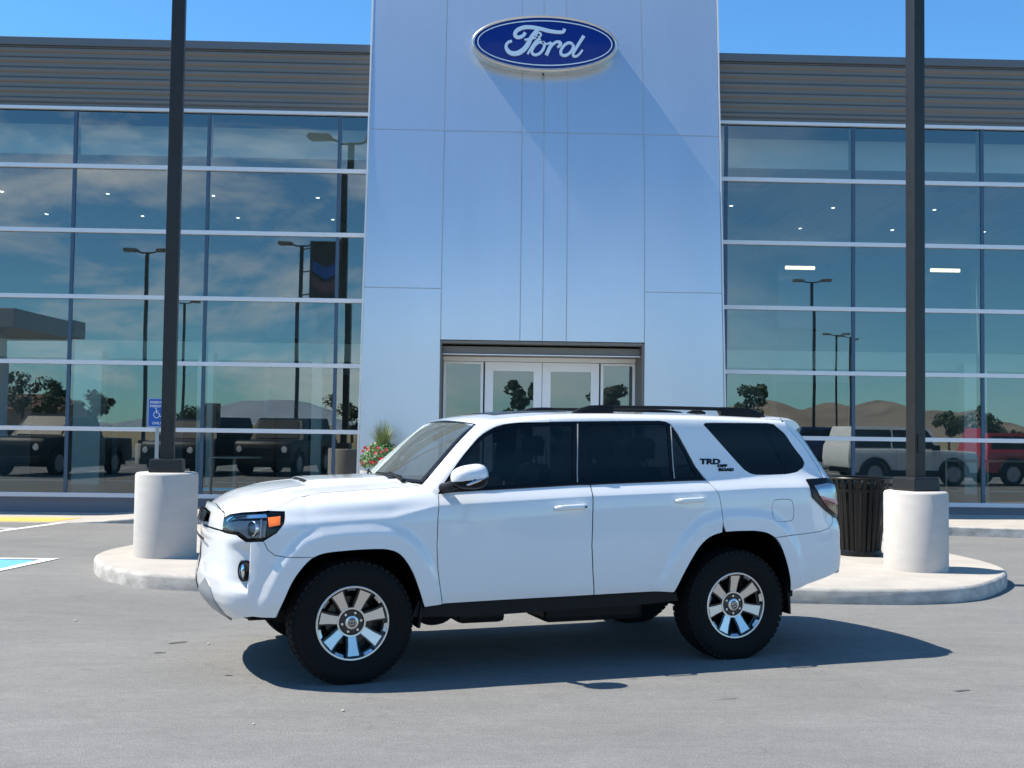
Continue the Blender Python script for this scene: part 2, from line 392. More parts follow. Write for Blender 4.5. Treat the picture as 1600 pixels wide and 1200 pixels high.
# bay lines on the far side of the lot (seen mirrored in the glass)
flat('painted_line', [[(x, -3.5), (x + .11, -3.5), (x + .11, 2), (x, 2)] for x in [-22 + 2.75 * i for i in range(18)] if abs(x) > 4], M_WLINE)
for x, y, s_, wh in ((-1.98, 8.45, .012, 'just in front of the white car'), (-1.2, 6.2, .009, 'nearest to the bottom left corner'), (-.75, 6.5, .012, 'below the front wheel, clear of the shadow'), (-3.3, 9.4, .014, 'farthest left, towards the blue marking')):
    g = MB(); g.lathe([(0, 0), (s_ * .8, .002), (s_, s_ * .4), (s_ * .6, s_ * .8), (0, s_)], 7)
    o = tag(g.build('pebble', M_CONC if s_ > .01 else M_KERB, smooth=True), 'small loose pebble on the asphalt ' + wh, 'pebble', 'pebbles on the asphalt'); o.location = (x, y, 0)

M_STAIN = mat('oil_stain', (.075, .073, .07), .75)
for cx, cy, a, b, rz in ((-2.22, 8.5, .085, .035, .5), (-2.25, 8.12, .05, .022, .1), (-1.6, 7.4, .03, .014, 0), (3.1, 7.1, .07, .02, .3)):
    q = [(a * random.uniform(.55, 1.15) * math.cos(t_), b * random.uniform(.55, 1.15) * math.sin(t_)) for t_ in [2 * math.pi * k / 15 for k in range(15)]]
    flat('oil_stain', [[(cx + x * math.cos(rz) - y * math.sin(rz), cy + x * math.sin(rz) + y * math.cos(rz)) for x, y in q]], M_STAIN, .003)

# ------------------------------------------------------------------ dealership building
BLD = thing('dealership_building', 'glass fronted car dealership with a silver entrance tower and bronze corrugated fascia', 'building', (0, FY, 0))
def B(name, mb, m_, parent=BLD, **k):
    mb.v = [(x, y - FY, z) for x, y, z in mb.v]
    return mb.build(name, m_, parent, **k)
COLS_L = [-17.37, -14.92, -12.47, -10.03, -7.59, -5.115, -2.68]; COLS_R = [4.64, 7.08, 9.56, 12.0, 14.45, 16.9]
ROWS = [.33, 1.55, 2.78, 4.0, 5.235, 6.44, 7.5]
WINGS = [(-17.37, -2.0, COLS_L), (4.3, 16.9, COLS_R)]
for xa, xb, cols in WINGS:
    g = MB()                                   # corrugated sheet: ribs 0.18 m apart
    prof = []; z = 7.56; n = 6
    for i in range(n):
        h = 1.14 / n; zz = 7.56 + i * h
        prof += [(0, zz), (0, zz + h * .34), (-.032, zz + h * .52), (-.032, zz + h * .78)]
    prof.append((0, 8.70))
    g.grid([[(x, FY + .02 + d, z) for d, z in prof] for x in (xa, xb)])
    B('corrugated_panel', g, M_CORR)
    g = MB(); g.box((xa, FY - .07, 8.70), (xb, FY + .5, 8.85)); g.box((xa, FY - .02, 8.675), (xb, FY + .4, 8.70))
    B('parapet_cap', g, M_CAP, bevel=.01)
    g = MB(); g.box((xa, FY - .05, 7.50), (xb, FY + .04, 7.56)); B('transom', g, M_TRANS, bevel=.006)
    for z in ROWS[:-1]:
        g = MB(); g.box((xa, FY - .055, z - .04), (xb, FY + .03, z + .04)); B('transom', g, M_TRANS, bevel=.006)
    g = MB(); g.box((xa, FY - .01, -.02), (xb, FY + .03, .262)); g.box((xa, FY - .045, .262), (xb, FY + .03, .297)); B('plinth', g, M_PLINTH)
    for x in cols:
        g = MB(); g.box((x - .032, FY - .022, .29), (x + .032, FY + .022, 7.5)); m_ = B('mullion', g, M_MULL)
        g = MB(); g.box((x - .03, FY + .024, .29), (x + .03, FY + .19, 7.5)); B('mullion_fin', g, M_MULLI, m_)
    xe = sorted(set([xa + .03] + list(cols) + [xb - .03]))
    for i in range(len(xe) - 1):
        if xe[i + 1] - xe[i] < .2: continue
        for j in range(6):
            a, b, z0, z1 = xe[i] + .03, xe[i + 1] - .03, ROWS[j] + .03, ROWS[j + 1] - .03
            # each pane sits very slightly out of plane, as real glazing does
            e = [random.uniform(-.004, .004) for _ in range(3)]
            P_ = [(a, FY + e[0], z0), (b, FY + e[1], z0), (b, FY + e[1] + e[2], z1), (a, FY + e[0] + e[2], z1)]
            g = MB(); g.add(P_, [(0, 1, 2, 3)]); B('window_pane', g, M_GLASS, recalc=False)
# roof and outer walls
g = MB(); g.box((-17.4, FY + .5, 8.4), (16.95, 33.2, 8.5)); B('roof', g, M_CAP)
for xa, xb, cols in WINGS:
    g = MB(); g.box((xa, FY + .04, 7.52), (xb, FY + .24, 8.69)); B('spandrel_wall', g, M_IWALLD)
# showroom behind the glass
g = MB(); g.box((-17.4, FY + .04, -.1), (16.95, 33, .13)); B('showroom_floor', g, M_IFLOOR)
g = MB(); g.box((-17.4, 32, .13), (16.95, 32.2, 8.4)); B('back_wall', g, M_IWALLD)
for x in (-17.4, 16.75):
    g = MB(); g.box((x, FY + .25, .13), (x + .2, 32, 8.4)); B('side_wall', g, M_IWALL)
for xa, xb in ((-17.2, -2.1), (4.4, 16.75)):
    g = MB(); g.box((xa, 22.0, 6.93), (xb, 22.15, 7.52)); B('bulkhead', g, M_IWALL)
    g = MB(); g.box((xa, 31.6, 3.5), (xb, 31.95, 4.0)); B('soffit_band', g, M_IWALL)
    g = MB(); g.box((xa, 29.95, .13), (xb, 30.0, .16)); B('floor_strip', g, M_IWALL)
g = MB(); g.box((-17.2, 22.16, 7.0), (16.75, 32, 7.05)); B('ceiling', g, M_IDARK)
tile = None
for i in range(50):
    for j in range(4):
        x = -17.1 + i * .68; y = 22.2 + j * 2.45
        if tile is None:
            g = MB(); g.box((0, 0, 0), (.648, 2.42, .05)); tile = g.build('ceiling_tile', M_ICEIL, BLD); t_ = tile
        else:
            t_ = tile.copy(); COL.objects.link(t_)
        t_.location = (x, y - FY, 6.93 + random.uniform(-.003, .003))
led = None
for y, x0 in ((25.7, -15.77), (28.37, -15.77)):
    for i in range(14):
        x = x0 + 2.4 * i
        if led is None:
            g = MB(); g.lathe([(0, 0), (.036, 0), (.044, .03)], 14); led = g.build('downlight', M_LED, BLD); l_ = led
        else:
            l_ = led.copy(); COL.objects.link(l_)
        l_.location = (x, y - FY, 6.915)
for x in (-9.6, -4.6, 5.6, 10.2):                      # air diffusers in the ceiling
    g = MB()
    for k in range(3): g.box((x - .5 + .05 * k, 23.1 + .05 * k, 6.905 - .004 * k), (x + .5 - .05 * k, 23.75 - .05 * k, 6.925 - .004 * k))
    B('air_vent', g, M_IDARK)
for x in (8.7, 12.7):
    g = MB(); g.tube([(x - .4, 30, 6.15), (x + .4, 30, 6.15)], .05); B('strip_light', g, M_STRIP)
    g = MB(); g.box((x - .35, 30.9, 4.6), (x + 1.1, 31.9, 6.4)); B('office_window', g, M_SCREEN)
for x, w in ((-9.94, .38), (-6.95, .2), (-4.12, .13), (12.9, .3)):
    g = MB(); g.box((x - w, 28.6, .13), (x + w, 29.0, 3.5)); B('column', g, M_IWALL)
for x in (-11.2, -7.05, -3.6, 9.5):
    g = MB(); g.box((x - 1.25, 31.2, .13), (x + 1.25, 31.55, 3.3)); o = B('office_partition', g, M_IWALLD)
    g = MB(); g.box((x - 1.1, 31.15, .25), (x + 1.1, 31.195, 3.1)); B('partition_pane', g, M_IDARK, o)
for x0, x1 in ((-6.02, -4.57), (7.12, 8.55)):
    t = thing('wall_screen', 'dark blue wall screen hanging high in the showroom ' + ('left of' if x0 < 0 else 'right of') + ' the entrance tower', 'screen', ((x0 + x1) / 2, 31.45, 4.52), group='screens hung in the showroom')
    g = MB(); g.box((-.75, 0, -.44), (.75, .06, .44)); g.build('screen_frame', M_IDARK, t, bevel=.01)
    g = MB(); g.box((-.72, -.008, -.41), (.72, -.002, .41)); g.build('screen_face', M_SCREEN, t)

# ---- entrance tower: silver panels on a core whose face leans back towards the top
def tw(z): return 19.9 + (.018 * (z - 3) ** 2 if z > 3 else 0)
XL = lambda z: float(np.interp(z, [0, 2, 4, 6, 8, 10.8], [-2.12, -2.095, -2.069, -2.056, -2.058, -2.085]))
XR = lambda z: float(np.interp(z, [0, 2, 4, 6, 8, 10.8], [4.455, 4.41, 4.364, 4.346, 4.358, 4.425]))
TOP = 10.8
ZS = [0.02 + .3 * i for i in range(36)] + [TOP]
g = MB(); d = .014
front = [[(XL(z) + .02, tw(z) + d, z), (-.76, tw(z) + d, z)] for z in ZS]
for xa, xb, z0 in ((lambda z: XL(z) + .02, lambda z: -.72, .02), (lambda z: -.72, lambda z: 2.98, 3.23), (lambda z: 2.98, lambda z: XR(z) - .02, .02)):
    zz = [z for z in ZS if z > z0]; zz = [z0] + zz
    r0 = [[(xa(z), tw(z) + d, z), (xb(z), tw(z) + d, z), (xb(z), FY + 1.2, z), (xa(z), FY + 1.2, z)] for z in zz]
    g.grid(r0, closed=True); g.add(r0[0], [(0, 1, 2, 3)]); g.add(r0[-1], [(0, 1, 2, 3)])
TOWER = B('entrance_tower', g, M_DARKGAP)
VJ = [-.69, .725, 1.128, 1.556, 2.96]
def panel_piece(fa, fb, z0, z1):
    g = MB(); gp = .007; n = max(2, int((z1 - z0) / .15)); ny = 6
    F0, B0 = [], []
    zz = [z0 + gp + (z1 - z0 - 2 * gp) * i / n for i in range(n + 1)]
    # oil-canning: the sheet is never quite flat
    ph = [random.uniform(0, 6.28) for _ in range(4)]; am = random.uniform(.0010, .0020)
    def buckle(x, z): return am * (math.sin(x * 4.1 + ph[0]) * math.sin(z * 2.3 + ph[1]) + .6 * math.sin(x * 2.2 + z * 1.1 + ph[2]))
    for z in zz:
        a, b = fa(z) + gp, fb(z) - gp
        F0.append([(a + (b - a) * j / ny, tw(z) + buckle(a + (b - a) * j / ny, z), z) for j in range(ny + 1)])
    g.grid(F0)
    edge = [F0[0][j] for j in range(ny + 1)] + [F0[i][ny] for i in range(1, n + 1)] + [F0[n][j] for j in range(ny - 1, -1, -1)] + [F0[i][0] for i in range(n - 1, 0, -1)]
    g.grid([edge, [(x, y + .013, z) for x, y, z in edge]], 1, closed=True)
    g.v = [(x, y - FY, z) for x, y, z in g.v]
    return g.build('tower_panel', [M_PANEL, M_PANELE], TOWER, smooth=True, angle=30)
cn = lambda v: (lambda z: v)
H1, H2 = 4.14, 7.07
for fa, fb, zs in ((XL, cn(VJ[0]), [.04, H1, H2, TOP]), (cn(VJ[4]), XR, [.04, H1, H2, TOP])):
    for a, b in zip(zs, zs[1:]): panel_piece(fa, fb, a, b)
for i in range(4):
    for a, b in ((3.22, H2), (H2, TOP)): panel_piece(cn(VJ[i]), cn(VJ[i + 1]), a, b)
for f in (XL, XR):                                     # bright corner trims
    g = MB(); s_ = -1 if f is XL else 1
    g.grid([[(f(z) + s_ * .004, tw(z) - .012, z), (f(z) + s_ * .03, tw(z) - .012, z), (f(z) + s_ * .03, tw(z) + .06, z), (f(z) + s_ * .004, tw(z) + .06, z)] for z in ZS], closed=True)
    B('corner_trim', g, M_TRANS, TOWER)
# ---- doorway in the tower
DY = 20.75
g = MB(); xa, xb, zt = -.71, 2.97, 3.21
g.box((xa - .02, 19.93, .1), (xa + .045, DY + .1, zt)); g.box((xb - .045, 19.93, .1), (xb + .02, DY + .1, zt)); g.box((xa + .046, 19.93, zt - .045), (xb - .046, DY + .1, zt + .005))
DW = B('doorway_lining', g, M_BRONZE)
g = MB(); g.box((xa + .05, 20.15, 2.985), (xb - .05, DY - .005, 3.13)); B('lintel', g, M_BRONZE, DW, bevel=.004)
g = MB(); g.box((xa + .05, DY - .02, 2.90), (xb - .05, DY + .08, 2.98)); g.box((xa + .05, 20.1, 2.975), (xb - .05, 20.147, 2.99)); B('door_header', g, M_DOORF, DW)
def leaf(name, x0, x1, z1, st, top_, gl=M_GLASSD, handle=None):
    g = MB(); z0 = .15
    g.box((x0, DY, z0), (x0 + st, DY + .05, z1)); g.box((x1 - st, DY, z0), (x1, DY + .05, z1))
    g.box((x0 + st, DY, z1 - top_), (x1 - st, DY + .05, z1)); g.box((x0 + st, DY, z0), (x1 - st, DY + .05, z0 + .25))
    o = B(name, g, M_DOORF, BLD, bevel=.004)
    g = MB(); g.add([(x0 + st, DY + .022, z0 + .25), (x1 - st, DY + .022, z0 + .25), (x1 - st, DY + .022, z1 - top_), (x0 + st, DY + .022, z1 - top_)], [(0, 1, 2, 3)])
    B('door_glass', g, gl, o, recalc=False)
    if handle:
        g = MB(); hx = handle; g.tube([(hx, DY - .005, .75), (hx, DY - .06, .8), (hx, DY - .06, 1.5), (hx, DY - .005, 1.55)], .014); B('handle', g, M_CHROME, o, smooth=True)
leaf('sidelight', -.655, .085, 2.89, .05, .045)
leaf('entrance_door', .115, 1.175, 2.89, .155, .165, handle=1.09)
leaf('entrance_door', 1.185, 2.245, 2.89, .155, .165, handle=1.27)
leaf('sidelight', 2.275, 2.92, 2.89, .05, .045)
# ------------------------------------------------------------------ oval sign on the tower
SGN = thing('oval_sign', 'large blue oval sign with silver script lettering high on the silver entrance tower', 'sign', (1.125, 20.18, 8.73))
a_, b_ = 1.355, .535
def ell(f, y, n=96): return [(a_ * f * math.cos(2 * math.pi * k / n), y, b_ * (f if False else (b_ - a_ * (1 - f)) / b_) * math.sin(2 * math.pi * k / n)) for k in range(n)]
def ring(ins, y, n=96): return [((a_ - ins) * math.cos(2 * math.pi * k / n), y, (b_ - ins) * math.sin(2 * math.pi * k / n)) for k in range(n)]
g = MB(); g.grid([ring(.0, .34), ring(0, .06), ring(.012, .02), ring(.035, .0), ring(.055, .01), ring(.06, .035)], closed=True); g.build('sign_rim', M_SATIN, SGN, smooth=True, angle=60)
g = MB(); g.grid([ring(.058, .03), ring(.2, .012), ring(.45, .004), ring(.52, .002)], closed=True); g.add(ring(.52, .002), [tuple(range(96))]); FACE = g.build('sign_face', M_OVALB, SGN, smooth=True, angle=60)
g = MB(); g.grid([ring(.112, .012), ring(.112, .004), ring(.132, .004), ring(.132, .012)], closed=True); g.build('inner_ring', M_LETTER, SGN)
g = MB(); g.grid([ring(.05, .02), ring(.05, .012), ring(.062, .012), ring(.062, .02)], closed=True); g.build('outer_ring', M_LETTER, SGN)
g = MB(); g.add(ring(.05, .34), [tuple(range(96))]); g.build('sign_back', M_SATIN, SGN)
g = MB(); g.tube([(-.25, .34, 0), (-.25, .95, 0)], .05); g.tube([(.25, .34, 0), (.25, .95, 0)], .05); g.build('mounting_bracket', M_GALV, SGN)
g = MB(); g.tube([(-.02, .12, -.52), (-.02, .12, -.55)], .014); g.lathe([(0, 0), (.02, .006), (.02, .02), (0, .025)], 10, c=(-.02, .12, -.568)); g.build('lamp_nozzle', M_POLE, SGN)
ox = lambda x: (x - 812) / 715 * a_; oz = lambda y: (392 - y) / 262 * b_
def to_oval(x, y, t): return (ox(x), t, oz(y))
LET = {'F': [([(1000, 262), (985, 290), (930, 294), (850, 285), (760, 266), (680, 256), (610, 258), (550, 280), (522, 312), (528, 342), (560, 350), (595, 336), (622, 305)], lambda t: 30 + 8 * math.sin(t * 3)),
              ([(752, 272), (715, 300), (675, 355), (640, 420), (600, 465), (545, 495), (490, 496), (450, 470), (436, 430), (455, 398), (492, 385)], lambda t: 26 + 22 * math.sin(min(1, t * 1.2) * math.pi)),
              ([(612, 372), (660, 362), (715, 352), (760, 340), (772, 318), (752, 304), (728, 318), (734, 350), (756, 366)], 18)],
       'o': [([(770, 360), (735, 372), (700, 410), (668, 460), (645, 500)], 20),
             ([(798, 400), (762, 388), (722, 412), (690, 458), (690, 492), (722, 506), (768, 486), (800, 442), (806, 404), (790, 384)], 26)],
       'r': [([(795, 396), (830, 404), (872, 388)], 18), ([(880, 392), (862, 430), (838, 480), (826, 506)], 34), ([(852, 450), (884, 410), (922, 384), (958, 386), (964, 408), (944, 424)], 26),
             ([(958, 386), (950, 420), (930, 432)], 24)],
       'd': [([(1082, 402), (1044, 388), (1000, 412), (968, 458), (970, 492), (1004, 506), (1050, 484), (1082, 440), (1088, 404)], 27),
             ([(1188, 322), (1150, 380), (1112, 440), (1086, 486), (1092, 510), (1122, 508), (1156, 478), (1176, 450)], lambda t: 32 - 14 * t)]}
for ch, st in LET.items():
    g = MB()
    for si, (pts, w) in enumerate(st): stroke(g, [(ox(x), oz(y)) for x, y in pts], (lambda t, w=w: (w(t) if callable(w) else w) / 715 * a_), -.022 - .0015 * si, .006, lambda x, y, t: (x, t, y), 5)
    g.build('letter', M_LETTER, SGN, smooth=False)

# ------------------------------------------------------------------ lamp poles on concrete bases
def pole(loc, r_, hb_, rz, label, H=9.0, group='lamp poles on concrete bases', heads=True, base_z=0.15, mP=M_POLE, rzb=0):
    t = thing('lamp_pole', label, 'lamp post', (*loc, base_z), 0, group)
    g = MB(); h = hb_
    g.lathe([(r_ + .0, 0), (r_, h - .03), (r_ - .012, h - .008), (r_ - .035, h), (0, h)], 64)
    g.build('concrete_base', M_CONC2, t, smooth=True, angle=60)
    ca, sa = math.cos(rz), math.sin(rz)
    def rot(mb):
        mb.v = [(x * ca - y * sa, x * sa + y * ca, z) for x, y, z in mb.v]; return mb
    g = MB(); w = .185; g.box((-w, -w, h), (w, w, h + .15)); g2 = MB(); 
    g.v = [(x * (1 - .06 * (z > h + .1)), y * (1 - .06 * (z > h + .1)), z) for x, y, z in g.v]
    rot(g).build('base_cover', M_POLE, t, bevel=.02)
    g = MB(); w = .074; g.box((-w, -w, h + .14), (w, w, H - .1)); rot(g).build('shaft', mP, t, bevel=.012)
    if heads:
        g = MB(); g.box((-.04, -w - .012, h + .42), (.04, -w + .002, h + .62)); rot(g).build('hand_hole_cover', M_POLE, t, bevel=.004)
        for s_ in (-1, 1):
            g = MB(); g.tube([(0, 0, H - .12), (s_ * .25, 0, H - .12), (s_ * .42, 0, H - .06)], .035); a = rot(g).build('lamp_arm', M_POLE, t)
            g = MB(); g.prism([(s_ * .4, -.02), (s_ * .45, .1), (s_ * 1.0, .13), (s_ * 1.05, .05), (s_ * 1.02, -.02)], -.2, .2, to=lambda x, y, z: (x, z, H - .05 + y)); rot(g).build('lamp_head', M_HEADL, t, bevel=.015)
    return t
pole((-3.53, 12.86), .345, .945, R(8), 'tall dark lamp pole on a round concrete base at the front of the white car')
pole((4.85, 12.25), .34, .865, R(20), 'tall dark lamp pole on a round concrete base beside the black trash can')
for i, (x, y, H) in enumerate(((-14.72, -7.9, 9.5), (-19.4, -32.2, 9.5), (-7.98, -7.2, 9.85), (17.95, -17.7, 9.9), (31.1, -51.2, 10), (27.6, -44, 9.5))):
    pole((x, y), .33, .9, R(3 * i), ['lamp pole mirrored in the second window column from the left', 'farther lamp pole mirrored just right of the left dark pole', 'lamp pole carrying a chevron banner, mirrored left of the tower',
         'lamp pole mirrored in the first window column right of the tower', 'distant lamp pole mirrored in the glass above the parked white truck', 'slender distant lamp pole mirrored just left of another one'][i], H, 'lamp poles across the lot, mirrored in the glass', base_z=0)
# chevron banner sign on the third pole across the lot
t = thing('chevron_sign', 'dark roadside sign with blue and red chevrons, mirrored left of the tower', 'sign', (-6.75, -6.3, 8.5))
g = MB(); g.box((-.72, -.06, -1.35), (.72, .06, 1.3)); g.build('sign_board', M_IDARK, t, bevel=.02)
for z0, m_ in ((.1, M_SIGNB), (-.55, M_RED)):
    g = MB(); g.prism([(-.6, .35), (0, 0), (.6, .35), (.6, -.1), (0, -.5), (-.6, -.1)], .062, .09, to=lambda x, y, z: (x, z, y + z0)); g.build('chevron', m_, t)
g = MB()
for z in (-1, 0, 1): g.tube([(-1.2, -.5, z), (-.7, -.02, z)], .03)
g.build('sign_bracket', M_POLE, t)

# ------------------------------------------------------------------ trash can
t = thing('trash_can', 'black slatted metal trash can standing behind the rear of the white car', 'trash can', (4.70, 13.68, .15))
g = MB(); g.lathe([(.235, .05), (.305, .88), (.30, .88), (.23, .06), (0, .06)], 40); g.build('liner', M_BLACK, t, smooth=True)
sl_ = None
for k in range(26):
    a = 2 * math.pi * k / 26; ca, sa = math.cos(a), math.sin(a); g = MB(); w = .021
    q = [(.255, .02), (.262, .1), (.325, .72), (.36, .90), (.385, .955)]
    rows = []
    for r_, z in q:
        rows.append([((r_ + dr) * ca - ww * sa, (r_ + dr) * sa + ww * ca, z) for dr, ww in ((0, -w), (0, w), (.007, w), (.007, -w))])
    g.grid(rows, closed=True); g.build('slat', M_BLACK2, t)
for nm, prof in (('rim', [(.33, .925), (.40, .93), (.412, .945), (.40, .96), (.33, .955), (.33, .925)]), ('band', [(.338, .78), (.346, .78), (.349, .815), (.341, .815), (.338, .78)]), ('base_ring', [(.225, 0.0), (.272, 0.0), (.276, .05), (.268, .07), (.225, .07)])):
    g = MB(); g.lathe(prof, 48); g.build(nm, M_BLACK2, t, smooth=True, angle=50)

# ------------------------------------------------------------------ reserved parking sign
t = thing('parking_sign', 'blue reserved parking sign with wheelchair symbol on a galvanised post behind the left lamp pole', 'sign', (-5.39, 18.95, .05), R(2))
g = MB(); 
for k in range(1): g.box((-.03, .012, 0), (.03, .045, 2.02))
g.build('post', M_GALV, t, bevel=.006)
g = MB(); n = 6; w, h, r_ = .16, .245, .03; pl = []
for cx, cz, a0 in ((w - r_, h - r_, 0), (-w + r_, h - r_, 90), (-w + r_, -h + r_, 180), (w - r_, -h + r_, 270)):
    pl += [(cx + r_ * math.cos(R(a0 + 90 * i / n)), cz + r_ * math.sin(R(a0 + 90 * i / n))) for i in range(n + 1)]
ZC_ = 1.79
g.prism(pl, 0, .006, to=lambda x, y, z: (x, z, y + ZC_)); PL = g.build('sign_plate', M_SIGNB, t)
g = MB(); g.prism(pl, .0065, .009, to=lambda x, y, z: (x, z, y + ZC_)); g.build('plate_back', M_GALV, PL)
g = MB(); m_ = len(pl); g.grid([[(x * .955, -.003, y * .97 + ZC_) for x, y in pl], [(x * .92, -.003, y * .945 + ZC_) for x, y in pl]], closed=True); g.build('border_line', M_WHITE, PL, recalc=False)
def sm(z, x=0): return Matrix.Translation((x, -.004, ZC_ + z)) @ Matrix.Rotation(R(90), 4, 'X')
text_on('lettering', 'RESERVED', .055, .001, sm(.172), M_WHITE, PL, bold=.0012)
text_on('lettering', 'PARKING', .06, .001, sm(.108), M_WHITE, PL, bold=.0012)
text_on('lettering', 'ONLY', .06, .001, sm(-.178), M_WHITE, PL, bold=.0012)
g = MB(); sy = lambda x, y, q: (x, -.005 - q, ZC_ + y)
g.lathe([(0, -.003), (.013, -.003), (.013, .0)], 14, axis='y', c=(-.022, -.004, ZC_ + .068))
stroke(g, [(-.02, .05), (-.014, .0)], .014, 0, .002, sy); stroke(g, [(-.016, .03), (.022, .028)], .010, 0, .002, sy)
stroke(g, [(-.014, -.004), (.026, -.008), (.045, -.062), (.062, -.058)], .012, 0, .002, sy, 2)
stroke(g, [(-.03 + .0, .018), (-.055, -.01), (-.058, -.045), (-.03, -.082), (.008, -.084), (.034, -.05)], .011, 0, .002, sy)
g.build('wheelchair_symbol', M_WHITE, PL)

# ------------------------------------------------------------------ flower planter by the door
t = thing('flower_planter', 'planter of red flowers and spiky grass against the silver tower', 'planter', (-1.60, 18.95, .15))
g = MB(); g.lathe([(0, 0), (.24, 0), (.35, .70), (.38, .72), (.38, .76), (.34, .76), (.32, .7), (0, .7)], 32); g.build('pot', M_CONC2, t, smooth=True, angle=40)
M_LEAF = mat('planter_leaf', (.10, .24, .05), .55, vary=(14, .5)); M_LEAF2 = mat('planter_leaf_pale', (.36, .46, .22), .55, vary=(14, .3))
M_GRASS = mat('spiky_grass', (.24, .29, .11), .6, vary=(9, .4)); M_PETAL = mat('red_petal', (.78, .035, .06), .5, vary=(20, .25))
def leaf_quad(g, c, s_, nrm, mi=0):
    nrm = Vector(nrm).normalized(); a = nrm.orthogonal().normalized(); a = Matrix.Rotation(random.uniform(0, 6.28), 3, nrm) @ a; b = nrm.cross(a); c = Vector(c)
    g.add([c - a * s_, c - b * s_ * .45 + nrm * s_ * .12, c + a * s_, c + b * s_ * .45 + nrm * s_ * .12], [(0, 1, 2, 3)], mi)
g1, g3 = MB(), MB()
for k in range(1300):
    a = random.uniform(0, 6.28); ph = math.asin(random.uniform(-.5, 1)); rr = .33 * random.uniform(.72, 1.06)
    d = Vector((math.cos(a) * math.cos(ph), math.sin(a) * math.cos(ph), math.sin(ph)))
    c = Vector((0, 0, .95)) + Vector((d.x * rr * 1.08, d.y * rr, d.z * rr * .88))
    leaf_quad(g1, c, random.uniform(.022, .045), d + Vector([random.uniform(-.8, .8) for _ in range(3)]), 0 if random.random() < .6 else 1)
fo = g1.build('foliage', [M_LEAF, M_LEAF2], t, recalc=False); stuff(fo)
for k in range(70):
    a = random.uniform(0, 6.28); ph = math.asin(random.uniform(-.35, .8)); d = Vector((math.cos(a) * math.cos(ph), math.sin(a) * math.cos(ph), math.sin(ph)))
    c = Vector((0, 0, .95)) + Vector((d.x * .385, d.y * .36, d.z * .33))
    for j in range(6): leaf_quad(g3, c + Vector([random.uniform(-.018, .018) for _ in range(3)]), .026, d + Vector([random.uniform(-.6, .6) for _ in range(3)]))
stuff(g3.build('flowers', M_PETAL, t, recalc=False))
g2 = MB()
for k in range(300):
    a = random.uniform(0, 6.28); out_ = random.uniform(.03, .40) * random.random() ** .4; hh = random.uniform(.38, .62) - out_ * .35
    p0 = Vector((math.cos(a) * .05, math.sin(a) * .05, 1.08)); w = random.uniform(.005, .009); tn = Vector((-math.sin(a), math.cos(a), 0))
    pts = [p0 + Vector((math.cos(a) * out_ * u ** 1.6, math.sin(a) * out_ * u ** 1.6, hh * (u - .32 * out_ * u * u * 3))) for u in (0, .3, .55, .8, 1)]
    g2.grid([[tuple(p - tn * w * (1 - i / 4.6)), tuple(p + tn * w * (1 - i / 4.6))] for i, p in enumerate(pts)])
stuff(g2.build('grass_blades', M_GRASS, t, recalc=False))

# ------------------------------------------------------------------ glass table in the showroom
t = thing('cafe_table', 'round glass topped bar table standing behind the showroom glass', 'table', (-4.87, 22.6, .13))
g = MB(); g.lathe([(0, .87), (.55, .87), (.56, .88), (.55, .89), (0, .89)], 40); g.build('table_top', M_IWALL, t)
g = MB(); g.lathe([(.05, .02), (.05, .87)], 14); g.build('leg', M_GALV, t)
g = MB(); g.lathe([(.28, 0), (.28, .015), (.06, .03)], 28); g.build('base_plate', M_GALV, t)
t = thing('display_stand', 'dark display stand inside the showroom behind the left windows', 'stand', (-4.6, 24.5, .13))
g = MB(); g.box((-.2, -.1, 0), (.2, .1, 1.75)); g.build('stand_panel', M_IDARK, t, bevel=.02)
g = MB(); g.box((-.3, -.22, 0), (.3, .22, .05)); g.build('foot', M_IDARK, t)
for i, (x, y) in enumerate(((11.2, 22.2), (12.9, 22.2))):
    pass
t = thing('guard_rail', 'pale metal rail standing inside the right showroom window', 'railing', (10.3, 22.3, .13))
g = MB(); g.tube([(-.9, 0, 1.0), (.9, 0, 1.0)], .03); g.build('top_rail', M_GALV, t)
for x in (-.85, 0, .85):
    g = MB(); g.tube([(x, 0, 0), (x, 0, 1.0)], .025); g.build('rail_post', M_GALV, t)
# ------------------------------------------------------------------ body surface of the SUV: u along the side, h height
def pchip(xs,ys,x):
    """monotone cubic through control points, scalar"""
    n=len(xs)
    if x<=xs[0]: return ys[0]+(ys[1]-ys[0])/(xs[1]-xs[0])*(x-xs[0])
    if x>=xs[-1]: return ys[-1]+(ys[-1]-ys[-2])/(xs[-1]-xs[-2])*(x-xs[-1])
    i=0
    while x>xs[i+1]: i+=1
    def sl(k): return (ys[k+1]-ys[k])/(xs[k+1]-xs[k])
    def der(k):
        if k==0: return sl(0)
        if k==n-1: return sl(n-2)
        a,b=sl(k-1),sl(k)
        if a*b<=0: return 0.0
        h0,h1=xs[k]-xs[k-1],xs[k+1]-xs[k]
        w1,w2=2*h1+h0,h1+2*h0
        return (w1+w2)/(w1/a+w2/b)
    h=xs[i+1]-xs[i]; t=(x-xs[i])/h
    return ((1+2*t)*(1-t)**2*ys[i]+t*(1-t)**2*h*der(i)+t*t*(3-2*t)*ys[i+1]+t*t*(t-1)*h*der(i+1))
def lin(tab,x):
    if x<=tab[0][0]: return tab[0][1]
    for a,b in zip(tab,tab[1:]):
        if x<=b[0]: return a[1]+(b[1]-a[1])*(x-a[0])/(b[0]-a[0])
    return tab[-1][1]
def smo(a,b,x):
    t=min(1,max(0,(x-a)/(b-a))); return t*t*(3-2*t)
HB=[(-.86,1.2),(-.5,1.217),(.16,1.249),(.45,1.258),(1.17,1.281),(1.6,1.30),(2.3,1.31)]
